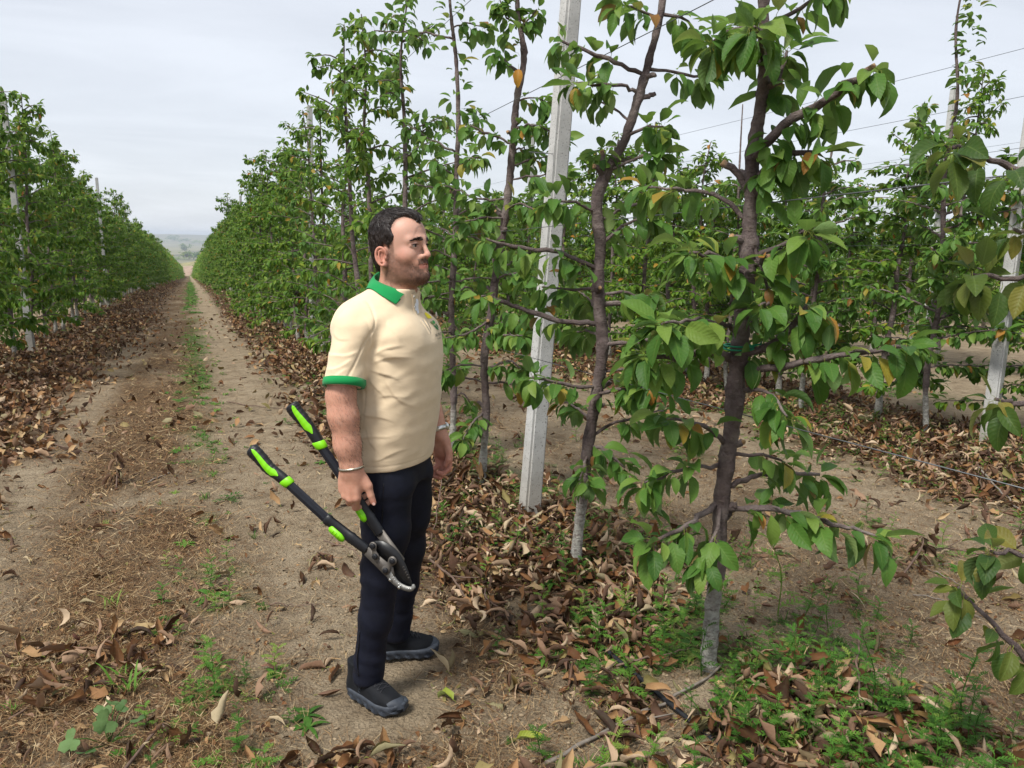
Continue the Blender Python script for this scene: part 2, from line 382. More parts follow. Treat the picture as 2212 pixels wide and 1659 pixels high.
def frames(yd, roll=None, up=(0, 0, 1.0)):
    """rotation matrices whose local Y is yd and local Z is as near up as possible, then rolled"""
    y = yd/np.linalg.norm(yd, axis=1)[:, None]; up = np.broadcast_to(np.asarray(up, float), y.shape)
    x = np.cross(y, up); x /= np.linalg.norm(x, axis=1)[:, None]+1e-9; z = np.cross(x, y)
    if roll is not None:
        c, s = np.cos(roll)[:, None], np.sin(roll)[:, None]; x, z = x*c+z*s, z*c-x*s
    return np.stack([x, y, z], -1)
def leaf_material(name, stops, vein=True, trans=0.36, rough=0.48, spec=0.20, back=1.30, transcol=(0.20, 0.34, 0.03)):
    m = NT(name); uvn = m.node('ShaderNodeAttribute', attribute_name='leafuv'); u = m.node('ShaderNodeSeparateXYZ', i_0=uvn.outputs['Vector']).outputs
    t = m.math('FRACT', m.math('ADD', m.attr('tint'), m.node('ShaderNodeObjectInfo').outputs['Random']))
    col = m.ramp(t, stops)
    c = m.coord(); col = m.mix(m.ramp(m.noise(c, 60, 3), [(0.35, 0.0), (0.75, 0.30)]), col, m.mix(0.5, col, (0.10, 0.13, 0.03)))
    ab = m.math('ABSOLUTE', u[1])
    if vein:
        ph = m.math('MULTIPLY', m.math('SUBTRACT', u[0], m.math('MULTIPLY', ab, 0.20)), 56.0)
        sv = m.math('SINE', ph); vl = m.math('MULTIPLY', m.math('POWER', m.math('MAXIMUM', sv, 0.0), 8.0), 0.16)
        mid = m.math('MULTIPLY', m.math('LESS_THAN', ab, 0.055), 0.40)
        col = m.mix(m.math('MAXIMUM', vl, mid), col, m.mix(0.55, col, (0.24, 0.33, 0.09)))
        m.set(normal=m.bump(sv, 0.14, 0.003, m.bump(m.noise(c, 45, 3), 0.35, 0.008)))
    if not vein: m.set(normal=m.bump(m.noise(c, 70, 4), 0.4, 0.006))
    col = m.mix(m.ramp(m.noise(c, 140, 2), [(0.66, 0.0), (0.74, 0.7)]), col, m.mix(0.7, col, (0.12, 0.06, 0.02)))
    pet = m.math('LESS_THAN', u[0], -0.5); col = m.mix(pet, col, (0.26, 0.30, 0.055))
    gb = m.node('ShaderNodeNewGeometry').outputs['Backfacing']
    hs = m.node('ShaderNodeHueSaturation', i_Saturation=0.78, i_Value=back, i_Color=col); col2 = m.mix(gb, col, hs.outputs[0])
    m.set(color=col2, rough=rough, spec=spec)
    tr = m.node('ShaderNodeBsdfTranslucent'); tc = m.mix(0.55, col2, transcol); m.l.new(tc, tr.inputs[0])
    mx = m.node('ShaderNodeMixShader'); mx.inputs[0].default_value = trans; m.l.new(m.b.outputs[0], mx.inputs[1]); m.l.new(tr.outputs[0], mx.inputs[2]); m.l.new(mx.outputs[0], m.out.inputs[0])
    return m.m
GREENS = [(0.0, (0.038, 0.108, 0.018)), (0.25, (0.062, 0.155, 0.026)), (0.5, (0.090, 0.195, 0.034)), (0.75, (0.128, 0.235, 0.042)), (0.93, (0.180, 0.270, 0.050)), (0.965, (0.30, 0.24, 0.035)), (0.985, (0.36, 0.155, 0.030)), (1.0, (0.16, 0.07, 0.03))]
M_LEAF = leaf_material('cherry_leaf', GREENS)
HEDGE = [(0.0, (0.034, 0.100, 0.011)), (0.3, (0.066, 0.158, 0.014)), (0.6, (0.108, 0.208, 0.020)), (0.85, (0.168, 0.258, 0.030)), (0.965, (0.21, 0.27, 0.03)), (0.985, (0.34, 0.22, 0.03)), (1.0, (0.38, 0.12, 0.025))]
M_LEAF_FAR = leaf_material('cherry_leaf_far', HEDGE, vein=False)
OLIVE = [(0.0, (0.028, 0.070, 0.018)), (0.4, (0.050, 0.095, 0.020)), (0.75, (0.110, 0.135, 0.026)), (1.0, (0.21, 0.17, 0.035))]
M_LEAF_OLD = leaf_material('cherry_leaf_ageing', OLIVE)
DEADS = [(0.0, (0.030, 0.012, 0.007)), (0.25, (0.085, 0.032, 0.014)), (0.48, (0.180, 0.078, 0.032)), (0.70, (0.310, 0.168, 0.076)), (0.86, (0.46, 0.315, 0.170)), (0.95, (0.165, 0.150, 0.048)), (1.0, (0.15, 0.035, 0.018))]
M_DEAD = leaf_material('dead_leaf', DEADS, False, 0.12, 0.72, 0.2, 1.15, (0.25, 0.12, 0.04))
WEEDS = [(0.0, (0.030, 0.095, 0.012)), (0.5, (0.060, 0.165, 0.020)), (0.85, (0.110, 0.235, 0.030)), (1.0, (0.20, 0.28, 0.05))]
M_WEED = leaf_material('weed_green', WEEDS, False, 0.30, 0.6, 0.2)

# ---- trees standing far out in the valley
def far_tree(x, y, r, h, label, seed):
    rs = np.random.default_rng(seed); z = float(ground_z(x, y, False)); o = empty('valley_tree', (x, y, z)); tag(o, label, 'tree', 'trees far out in the valley')
    V, F = tube([(0, 0, -1), (0, 0, h*0.5)], [h*0.03, h*0.015], 6); obj('trunk', V, F, M_GROUND, o)
    n = 240; lob = rs.normal(size=(7, 3))*np.array([r*0.45, r*0.45, h*0.16])+np.array([0, 0, h*0.6]); P = lob[rs.integers(0, 7, n)]+rs.normal(size=(n, 3))*np.array([r*0.24, r*0.24, h*0.13])
    D = rs.normal(size=(n, 3)); T = leaf_template(3, 2, h*0.22, h*0.19, 0, 0.6, 0.4, 0, 0, 5, False); V, F, uv, t = scatter(T, P, frames(D), rs.uniform(0.7, 1.5, n), rs.random(n)*0.4); obj('crown', V, F, M_LEAF_FAR, o, True, dict(leafuv=uv, tint=t))['kind'] = 'stuff'
for a in ((0, 1900, 15, 19, 'largest dark tree clump in the valley beyond the end of the path', 1), (19, 1930, 15, 16, 'tree joined to the right of the large valley clump', 2), (-42, 1850, 22, 10, 'low bush line left of the large valley clump', 3), (-12, 2900, 16, 20, 'single tree in the middle of the valley fields', 4),
          (-170, 5200, 45, 26, 'tree at the left of the line on the horizon', 5), (-90, 5400, 50, 34, 'tallest tree of the line on the horizon', 6), (-10, 5300, 40, 26, 'middle tree of the line on the horizon', 7), (60, 5000, 40, 22, 'tree right of the middle of the line on the horizon', 8), (150, 5600, 45, 24, 'tree second from the right on the horizon', 9), (250, 5500, 60, 26, 'rightmost tree of the line on the horizon', 10), (-260, 5500, 55, 22, 'leftmost tree of the line on the horizon', 11)):
    far_tree(*a)
# ================================================================== trunks, posts, wires
def bark_material():
    m = NT('cherry_bark'); c = m.coord(); p = m.node('ShaderNodeSeparateXYZ', i_0=c).outputs
    lent = m.noise(m.coord('Object', (16, 16, 85)), 1.0, 5, 0.7, dist=0.8); n = m.noise(c, 9, 5, 0.6); n2 = m.noise(m.coord('Object', (26, 26, 34)), 1.0, 6, 0.75, dist=0.5)
    col = m.ramp(n, [(0.3, (0.090, 0.064, 0.062)), (0.5, (0.165, 0.126, 0.118)), (0.7, (0.285, 0.238, 0.215))])
    col = m.mix(m.ramp(lent, [(0.56, 0.0), (0.66, 0.75)]), col, (0.20, 0.155, 0.125))
    col = m.mix(m.ramp(n2, [(0.30, 0.6), (0.42, 0.0)]), col, (0.045, 0.032, 0.030))
    # lime wash painted on the foot of the trunk, worn at its upper edge
    wash = m.math('ADD', p[2], m.math('MULTIPLY', m.math('SUBTRACT', m.noise(c, 12, 4), 0.5), 0.35))
    wf = m.math('MULTIPLY', m.ramp(wash, [(0.30, 1.0), (0.46, 0.0)]), m.ramp(m.noise(m.coord('Object', (30, 30, 60)), 1.0, 5, 0.75), [(0.38, 0.15), (0.52, 0.92)]))
    wf = m.math('MULTIPLY', wf, m.attr('wash'))
    col = m.mix(wf, col, m.ramp(m.noise(c, 40, 4), [(0.3, (0.36, 0.35, 0.30)), (0.7, (0.56, 0.55, 0.49))]))
    col = m.mix(m.attr('cut'), col, (0.50, 0.31, 0.15))
    m.set(color=col, rough=0.8, spec=0.25)
    m.set(normal=m.bump(n2, 1.0, 0.022, m.bump(lent, 0.9, 0.012))); return m.m
M_BARK = bark_material()
def trunk_mesh(P, R, wash=1.0, sides=10, knob=0.06, seed=0, cut_end=False, n=None):
    r = np.random.default_rng(seed); n = n or max(6, int(np.linalg.norm(np.diff(P, axis=0), axis=1).sum()/0.035)); Q = catmull(P, n)
    Rr = np.interp(np.linspace(0, 1, n), np.linspace(0, 1, len(R)), R)
    if knob: Rr = Rr*(1+knob*0.9*r.normal(size=n)+knob*2.2*vnoise(np.arange(n)*0.31+seed*7.3, 0.0)+knob*3.5*np.clip(vnoise(np.arange(n)*0.17+seed*3.1, 5.0)-0.35, 0, 1))
    V, F = tube(Q, Rr, sides)
    if knob: V[:n*sides] += r.normal(size=(n*sides, 3))*np.repeat(Rr, sides)[:, None]*0.03+(V[:n*sides]-np.repeat(Q, sides, 0))*(0.16*fbm(V[:n*sides, 0]*45, V[:n*sides, 1]*45, V[:n*sides, 2]*30+seed, 3))[:, None]
    w = np.full(len(V), wash); c = np.zeros(len(V)); 
    if cut_end: c[-1] = 1.0; c[(n-1)*sides:n*sides] = 0.85
    return V, F, dict(wash=w, cut=c)
TR_Y = (cF*1.0); PLN = Vector((math.sin(YAW), math.cos(YAW), 0))
def on_plane(px, py, base, off=0.0):
    d = ray(px, py); t = ((base-CAMP).dot(PLN)+off)/d.dot(PLN); return CAMP+d*t
NEAR_T = [leaf_template(7, 4, 0.122, 0.068, 0.036, dr, fo, 0, wv, k) for k, (dr, fo, wv) in enumerate([(0.5, 0.30, 0.10), (0.9, 0.38, 0.14), (1.2, 0.30, 0.18), (0.7, 0.5, 0.12), (1.5, 0.25, 0.12), (0.3, 0.42, 0.16), (1.0, 0.15, 0.22), (1.3, 0.6, 0.10)])]
NEAR_LEAVES = {}
def near_leaf_mesh(k, mat):
    key = (k, mat.name)
    if key not in NEAR_LEAVES:
        V, F, UV = NEAR_T[k]; NEAR_LEAVES[key] = make_mesh('leaf', V, F, True, dict(leafuv=UV), mat)
    return NEAR_LEAVES[key]
MID_T = [leaf_template(4, 2, 0.110, 0.056, 0.028, dr, fo, 0, 0.1, 20+k, pet=False) for k, (dr, fo) in enumerate([(0.6, 0.3), (1.0, 0.4), (1.4, 0.3), (0.8, 0.55)])]
FAR_T = [leaf_template(2, 2, 0.125, 0.066, 0.02, dr, 0.35, 0, 0.0, 30+k, pet=False) for k, dr in enumerate([0.6, 1.1, 1.5])]

def spur_leaves(P, rs, per=(4, 7), spacing=0.055, start=0.12, spread=1.0, tip=True):
    """leaf roots and directions along a branch polyline (world or local)"""
    P = np.asarray(P); seg = np.linalg.norm(np.diff(P, axis=0), axis=1); L = seg.sum(); cum = np.concatenate([[0], np.cumsum(seg)])
    out_p, out_d = [], []; s = L*start+rs.uniform(0, spacing)
    pos = []
    while s < L: pos.append(s); s += spacing*rs.uniform(0.7, 1.5)
    if tip: pos += [L*0.995, L*0.98]
    for s in pos:
        c = np.array([np.interp(s, cum, P[:, k]) for k in range(3)]); t = np.array([np.interp(min(s+0.02, L), cum, P[:, k])-np.interp(max(s-0.02, 0), cum, P[:, k]) for k in range(3)]); t /= np.linalg.norm(t)+1e-9
        n = rs.integers(per[0], per[1]+1); a0 = rs.uniform(0, 6.28)
        for i in range(n):
            a = a0+i*2.4+rs.normal()*0.3; u = np.cross(t, (0, 0, 1.0)); nu = np.linalg.norm(u); u = u/nu if nu > 0.2 else np.array([1.0, 0, 0]); v = np.cross(u, t)
            d = (u*math.cos(a)+v*math.sin(a))*spread+t*rs.uniform(0.1, 0.7)+np.array([0, 0, -0.85+rs.normal()*0.40]); out_p.append(c+rs.normal(size=3)*0.006); out_d.append(d/np.linalg.norm(d))
    return out_p, out_d
def cherry_tree(name, label, group, base, trunk, R, branches, seed, mat=None, leaf_scale=1.0, limit=300, per=(3, 7), spacing=0.044, wash=1.0, trunk_spurs=(), tk=0.62, extra=0, top_spurs=None, stubs=9):
    """near tree: every leaf is an object. trunk/branches are world polylines (branch = (points, r0, r1, leafy, cut))"""
    rs = np.random.default_rng(seed); mat = mat or M_LEAF; root = empty(name, base); tag(root, label, 'tree', group); b = np.array(base)
    branches = list(branches); zr = [p_.z-b[2] for p_ in trunk]
    for k in range(extra):
        z = rs.uniform(0.62, min(2.35, zr[-1]-0.1)); c0 = np.array([np.interp(z, zr, [q[i] for q in trunk]) for i in range(3)]); a = rs.uniform(0, 6.28); L = rs.uniform(0.18, 0.46); e = np.array([math.cos(a), math.sin(a), rs.uniform(-0.1, 0.45)])*L
        branches.append(([Vector(c0), Vector(c0+e*0.5+np.array([0, 0, 0.02])), Vector(c0+e)], 0.009, 0.005, 0.9, False))
    for z in np.arange(top_spurs, zr[-1], 0.07) if top_spurs else ():
        trunk_spurs = list(trunk_spurs)+[(tuple(np.interp(z, zr, [q[i] for q in trunk]) for i in range(3)), 3)]
    V, F, at = trunk_mesh(np.array(trunk)-b, np.array(R)*tk, wash, 16, 0.045, seed, n=max(40, int(zr[-1]/0.022))); obj('trunk', V, F, M_BARK, root, True, at)
    for k in range(stubs):
        z = rs.uniform(0.5, min(2.6, zr[-1])); c0 = np.array([np.interp(z, zr, [q[i] for q in trunk]) for i in range(3)]); a = rs.uniform(0, 6.28); e = np.array([math.cos(a), math.sin(a), rs.uniform(0.1, 0.7)])*rs.uniform(0.05, 0.085)
        branches.append(([Vector(c0), Vector(c0+e*0.6), Vector(c0+e)], 0.017, 0.013, 0, rs.random() < 0.5))
    LP, LD = [], []
    for k, (P, r0, r1, leafy, cut) in enumerate(branches):
        P = np.array([np.array(p) for p in P])-b; Q = catmull(P, max(6, int(np.linalg.norm(np.diff(P, axis=0), axis=1).sum()/0.03)))
        Q[1:-1] += rs.normal(size=(len(Q)-2, 3))*0.004
        V, F, at = trunk_mesh(Q, np.array([r0, r0*0.75+r1*0.25, r1])*0.82, 0.0, 7, 0.05, seed*31+k, cut, len(Q)); obj('branch', V, F, M_BARK, root, True, at)
        if leafy:
            p, d = spur_leaves(Q, rs, per, spacing/leafy, 0.10 if leafy >= 1 else 0.35); LP += p; LD += d
    for p, n in trunk_spurs:
        p = np.array(p)-b
        for i in range(n):
            a = rs.uniform(0, 6.28); LP.append(p+np.array([math.cos(a), math.sin(a), 0])*0.03); LD.append(np.array([math.cos(a), math.sin(a), rs.normal()*0.3]))
    LP = np.array(LP); LD = np.array(LD); idx = rs.permutation(len(LP))
    FR = frames(LD, rs.normal(size=len(LP))*0.45); sc = rs.uniform(0.62, 1.12, len(LP))*leaf_scale
    for i in idx[:limit]:
        o = bpy.data.objects.new('leaf', near_leaf_mesh(int(rs.integers(len(NEAR_T))), mat)); COL.objects.link(o); o.parent = root
        M = Matrix(FR[i].tolist()).to_4x4(); M.translation = LP[i]; o.matrix_basis = M @ Matrix.Scale(sc[i], 4)
    if len(idx) > limit:
        rest = idx[limit:]; grp = [scatter(MID_T[k], LP[rest][k::4], FR[rest][k::4], sc[rest][k::4], rs.random(len(rest[k::4]))) for k in range(4)]
        V, F, uv, t = scatter_join(grp); obj('foliage', V, F, mat, root, True, dict(leafuv=uv, tint=t))['kind'] = 'stuff'
    return root
def vbase(p): return Vector((p[0], p[1], float(ground_z(p[0], p[1]))))

# ---- generic trees: variants that share their meshes
def variant(seed, H, nbr, dens, tmpls, mat, scale=1.0, reach=0.62, whip=True, leafs=(3, 6), sides=7, zlo=0.5):
    rs = np.random.default_rng(seed); lean = rs.normal(size=2)*0.07
    zs = np.linspace(0, H, 8); T = np.stack([lean[0]*zs/H*1.4+rs.normal(size=8)*0.018*(zs > 0.2), lean[1]*zs/H*1.4+rs.normal(size=8)*0.018*(zs > 0.2), zs], -1)
    Vt, Ft, at = trunk_mesh(T, [0.040, 0.034, 0.031, 0.026, 0.020, 0.013, 0.006], 1.0, sides, 0.03, seed, n=26)
    LP, LD, bp = [], [], []
    if whip:
        p, d = spur_leaves(T[4:], rs, (2, 4), 0.055/dens, 0.0); LP += p; LD += d
    for k in range(nbr):
        f = (k+rs.random())/nbr; z = zlo+(H-zlo-0.15)*f**1.05; L = reach*(1.12-0.62*f)*rs.uniform(0.6, 1.2)
        a = rs.uniform(0, 6.28); up = rs.uniform(0.0, 0.5)*(1 if rs.random() > 0.2 else -0.6)
        c = np.array([np.interp(z, zs, T[:, 0]), np.interp(z, zs, T[:, 1]), z]); d = np.array([math.cos(a)*0.9, math.sin(a), up])
        P = np.array([c, c+d*L*0.5+np.array([0, 0, 0.03]), c+d*L+np.array([0, 0, -0.05*L+rs.normal()*0.05])])
        Q = catmull(P, 7); bp.append(tube(Q, np.linspace(0.011, 0.004, 7), 4)); p, dd = spur_leaves(Q, rs, leafs, 0.075/dens, 0.12); LP += p; LD += dd
    Vb, Fb = join(bp); LP, LD = np.array(LP), np.array(LD); FR = frames(LD, rs.normal(size=len(LP))*0.5); n = len(tmpls)
    grp = [scatter(tmpls[k], LP[k::n], FR[k::n], rs.uniform(0.65, 1.1, len(LP[k::n]))*scale, rs.random(len(LP[k::n]))*0.98) for k in range(n)]
    Vc, Fc, uv, t = scatter_join(grp)
    mt = make_mesh('trunk', Vt, Ft, True, at, M_BARK); mbm = make_mesh('branches', Vb, Fb, True, dict(wash=np.zeros(len(Vb)), cut=np.zeros(len(Vb))), M_BARK)
    mc = make_mesh('crown', Vc, Fc, True, dict(leafuv=uv, tint=t), mat)
    return mt, mbm, mc, len(LP)
VAR_MID = [variant(100+k, 3.7+0.15*(k % 3), 38, 1.25, MID_T, M_LEAF_FAR, 1.08, 0.72, leafs=(4, 7), zlo=0.42) for k in range(5)]       # dense hedge trees, close
VAR_THIN = [variant(200+k, 3.75+0.2*(k % 3), 26, 1.1, MID_T, M_LEAF if k % 2 else M_LEAF_FAR, 1.05, 0.68, leafs=(3, 7), zlo=0.45) for k in range(5)]     # airier trees
VAR_FAR = [variant(300+k, 3.75+0.12*(k % 3), 34, 0.85, FAR_T, M_LEAF_FAR, 1.3, 0.72, sides=5, leafs=(4, 7), zlo=0.42) for k in range(4)]
def place_tree(var, x, y, rz, s, label, group, sz=1.0):
    r = empty('cherry_tree', (x, y, float(ground_z(x, y))-0.02), rz); r.scale = (s, s, s*sz); tag(r, label, 'tree', group)
    link('trunk', var[0], r); link('branches', var[1], r)['kind'] = 'stuff'; link('crown', var[2], r)['kind'] = 'stuff'
    return r

# ---- the near trees of the right-hand row
def tree_from_pixels(label, base_px, trunk_px, R, br, seed, group='trees in the row beside the man', extra_top=None, **kw):
    b = gpt(*base_px); bp = b.copy(); bp.z -= 0.02; T = [bp]+[on_plane(x, y, b) for x, y in trunk_px]
    if extra_top: T.append(T[-1]+Vector(extra_top))
    B = []
    for pts, r0, r1, leafy, cut, off in br:
        n = len(pts); B.append(([on_plane(x, y, b, off*i/(n-1)) for i, (x, y) in enumerate(pts)], r0, r1, leafy, cut))
    return cherry_tree('cherry_tree', label, group, bp, T, R, B, seed, **kw)
t1 = tree_from_pixels('nearest cherry tree, thick purplish trunk tied to the wire with green string', (1530, 1445),
    [(1538, 1330), (1552, 1180), (1562, 1050), (1582, 920), (1592, 800), (1603, 690), (1614, 580), (1620, 470), (1626, 340), (1640, 250), (1652, 130), (1650, 10), (1655, -160)],
    [0.048, 0.046, 0.050, 0.049, 0.050, 0.050, 0.046, 0.042, 0.040, 0.033, 0.028, 0.025, 0.020],
    [([(1622, 345), (1690, 275), (1790, 210), (1890, 140)], 0.021, 0.010, 1.0, True, -0.25), ([(1618, 400), (1690, 335), (1770, 330)], 0.014, 0.008, 1.1, False, -0.15),
     ([(1600, 765), (1680, 735), (1745, 660)], 0.018, 0.010, 1.0, False, -0.1), ([(1610, 790), (1660, 795), (1790, 770), (1960, 750)], 0.017, 0.007, 0.8, False, -0.25),
     ([(1592, 795), (1640, 803)], 0.016, 0.015, 0, True, -0.05), ([(1575, 775), (1520, 760), (1450, 775), (1395, 760)], 0.016, 0.006, 0.9, False, -0.25),
     ([(1560, 1095), (1680, 1100), (1800, 1130), (1895, 1160)], 0.016, 0.007, 1.0, False, -0.12), ([(1550, 1085), (1500, 1125), (1405, 1172)], 0.014, 0.008, 0.9, True, -0.15),
     ([(1570, 1050), (1650, 1025), (1770, 1025)], 0.013, 0.006, 0.55, False, 0.1), ([(1566, 960), (1520, 920), (1440, 905)], 0.011, 0.005, 0.8, False, -0.1),
     ([(1612, 600), (1560, 560), (1490, 545)], 0.011, 0.005, 1.0, False, -0.2), ([(1616, 560), (1700, 520), (1740, 500)], 0.011, 0.005, 1.0, False, -0.15),
     ([(1622, 480), (1560, 430), (1480, 412), (1400, 405)], 0.010, 0.005, 0.7, False, 0.15), ([(1620, 500), (1660, 640), (1640, 660)], 0.008, 0.005, 0.7, False, -0.15),
     ([(1618, 420), (1590, 370), (1560, 350)], 0.017, 0.014, 0, True, 0.0), ([(1655, 90), (1600, 60), (1540, 90)], 0.010, 0.005, 1.0, False, -0.15), ([(1655, 60), (1720, 20), (1790, -30)], 0.010, 0.005, 1.1, False, -0.2),
     ([(1640, 250), (1690, 150), (1700, 110)], 0.009, 0.005, 0.9, False, 0.1), ([(1590, 840), (1660, 850), (1700, 900)], 0.010, 0.005, 0.9, False, -0.2), ([(1560, 1080), (1545, 1150), (1520, 1220)], 0.009, 0.005, 0.8, False, -0.15),
     ([(1590, 720), (1560, 700), (1490, 690), (1430, 700)], 0.010, 0.005, 0.9, False, -0.3)],
    11, limit=300, leaf_scale=1.0, extra_top=(0.02, 0, 0.5), extra=3)
t2 = tree_from_pixels('leaning cherry tree standing just right of the concrete post beside the man', (1240, 1232),
    [(1256, 1090), (1272, 950), (1288, 850), (1302, 745), (1292, 640), (1297, 530), (1288, 440), (1312, 370), (1348, 305), (1378, 215), (1402, 130), (1432, 0)],
    [0.047, 0.044, 0.043, 0.050, 0.046, 0.045, 0.046, 0.045, 0.034, 0.033, 0.031, 0.028, 0.024],
    [([(1398, 165), (1310, 125), (1212, 88)], 0.013, 0.007, 0.7, False, 0.1), ([(1380, 200), (1340, 185), (1240, 180)], 0.013, 0.006, 0.8, False, -0.15), ([(1405, 150), (1470, 158), (1520, 168)], 0.011, 0.006, 0.6, False, 0.1),
     ([(1362, 265), (1330, 235), (1290, 215)], 0.007, 0.004, 0.35, False, 0.2), ([(1295, 700), (1200, 692), (1080, 650), (1040, 640)], 0.015, 0.007, 0.8, False, -0.1), ([(1288, 580), (1220, 548), (1120, 535), (1050, 515)], 0.014, 0.006, 1.0, False, -0.1),
     ([(1296, 660), (1340, 655), (1385, 650)], 0.015, 0.013, 0, True, 0.0), ([(1305, 400), (1302, 360), (1300, 325)], 0.018, 0.013, 0.5, True, 0.0), ([(1290, 460), (1250, 440), (1190, 430)], 0.011, 0.006, 1.0, False, -0.1),
     ([(1300, 745), (1380, 740), (1450, 720)], 0.013, 0.006, 0.9, False, -0.2), ([(1290, 840), (1220, 830), (1150, 815)], 0.012, 0.006, 0.9, False, -0.15), ([(1288, 850), (1360, 840), (1400, 830)], 0.012, 0.006, 1.0, False, -0.3),
     ([(1272, 960), (1310, 975), (1350, 1010)], 0.013, 0.006, 1.0, False, -0.1), ([(1270, 980), (1262, 1010), (1270, 1040)], 0.009, 0.005, 0.9, False, -0.2), ([(1310, 370), (1380, 340), (1420, 335)], 0.010, 0.005, 0.9, False, -0.1), ([(1297, 530), (1360, 480), (1410, 470)], 0.010, 0.005, 1.0, False, 0.0),
     ([(1292, 620), (1240, 625), (1170, 620)], 0.009, 0.005, 0.8, False, 0.1), ([(1425, 40), (1380, 20), (1340, 10)], 0.009, 0.005, 1.1, False, -0.1), ([(1425, 30), (1480, 40), (1500, 70)], 0.009, 0.005, 1.1, False, 0.0)],
    12, limit=300, leaf_scale=1.0, extra_top=(0.05, 0, 0.55), extra=8)
t3 = tree_from_pixels('cherry tree just left of the concrete post, orange leaf near its top', (1040, 1048),
    [(1046, 960), (1050, 880), (1046, 780), (1060, 680), (1076, 560), (1094, 450), (1106, 330), (1116, 220), (1132, 120), (1118, 20)],
    [0.046, 0.042, 0.042, 0.044, 0.043, 0.040, 0.038, 0.036, 0.034, 0.022, 0.016],
    [([(1125, 160), (1090, 130), (1070, 110)], 0.016, 0.010, 0.9, True, -0.1), ([(1108, 310), (1060, 290), (1010, 270)], 0.011, 0.005, 1.0, False, 0.0), ([(1110, 280), (1160, 270), (1210, 300)], 0.010, 0.005, 1.0, False, -0.15), ([(1098, 430), (1040, 430), (960, 400)], 0.011, 0.005, 1.0, False, 0.1),
     ([(1094, 450), (1130, 440), (1170, 470)], 0.010, 0.005, 1.0, False, -0.2), ([(1076, 560), (1040, 520), (990, 510)], 0.011, 0.005, 1.0, False, -0.1), ([(1070, 600), (1120, 590), (1160, 600)], 0.010, 0.005, 1.1, False, -0.2), ([(1058, 690), (1010, 720), (960, 730)], 0.011, 0.005, 0.9, False, -0.2),
     ([(1052, 720), (1100, 690), (1140, 700)], 0.010, 0.005, 1.1, False, -0.25), ([(1046, 790), (990, 790), (950, 810)], 0.010, 0.005, 0.7, False, -0.1), ([(1048, 800), (1100, 780), (1130, 800)], 0.010, 0.005, 1.0, False, -0.2), ([(1044, 890), (1015, 920), (1000, 950)], 0.010, 0.005, 1.2, False, -0.2), ([(1116, 220), (1150, 210), (1180, 220)], 0.008, 0.004, 1.1, False, 0.0), ([(1120, 60), (1090, 30), (1080, 0)], 0.008, 0.004, 1.2, False, 0.0), ([(1120, 60), (1145, 40), (1160, 20)], 0.008, 0.004, 1.2, False, 0.0)],
    13, limit=300, leaf_scale=1.0, extra_top=(0, 0, 0.35), extra=10, top_spurs=2.9)
t4 = tree_from_pixels('tall thin cherry tree with one bare branch reaching left over the man', (975, 978),
    [(980, 880), (978, 780), (975, 660), (983, 520), (986, 380), (990, 260), (986, 140), (975, 40), (970, -20)],
    [0.044, 0.040, 0.040, 0.038, 0.034, 0.028, 0.024, 0.020, 0.014],
    [([(978, 84), (920, 72), (808, 66)], 0.010, 0.005, 0.8, False, 0.0), ([(978, 60), (1010, 50), (1050, 60)], 0.008, 0.004, 1.2, False, 0.0), ([(986, 300), (1020, 270), (1030, 240)], 0.009, 0.005, 0.8, False, 0.0), ([(986, 330), (930, 300), (880, 270)], 0.010, 0.005, 0.9, False, 0.0), ([(985, 380), (950, 360), (940, 340)], 0.008, 0.004, 1.0, False, -0.1),
     ([(984, 470), (1030, 440), (1050, 450)], 0.009, 0.005, 1.0, False, 0.0), ([(980, 560), (940, 540), (910, 560)], 0.009, 0.005, 1.0, False, 0.0), ([(976, 650), (930, 640), (900, 660)], 0.009, 0.005, 1.0, False, 0.0), ([(976, 640), (1010, 620), (1030, 640)], 0.009, 0.005, 1.1, False, -0.1), ([(978, 760), (940, 750), (920, 770)], 0.009, 0.005, 0.8, False, 0.0), ([(972, 690), (1000, 720), (1020, 700)], 0.009, 0.005, 1.0, False, 0.0), ([(980, 860), (1000, 850), (1015, 870)], 0.009, 0.005, 0.8, False, 0.0)],
    14, limit=300, per=(2, 5), leaf_scale=1.0, extra=13, top_spurs=2.4)
M_ORANGE = leaf_material('orange_leaf', [(0.0, (0.42, 0.17, 0.025)), (1.0, (0.50, 0.24, 0.03))])
ol = bpy.data.objects.new('leaf', near_leaf_mesh(1, M_ORANGE)); COL.objects.link(ol); ol.parent = t3; ol['label'] = 'single orange leaf'
po = on_plane(1121, 138, gpt(1040, 1048), -0.14)-t3.location; fo = frames(np.array([[-0.15, -0.25, -1.0]]))[0]; mo_ = Matrix(fo.tolist()).to_4x4(); mo_.translation = po; ol.matrix_basis = mo_
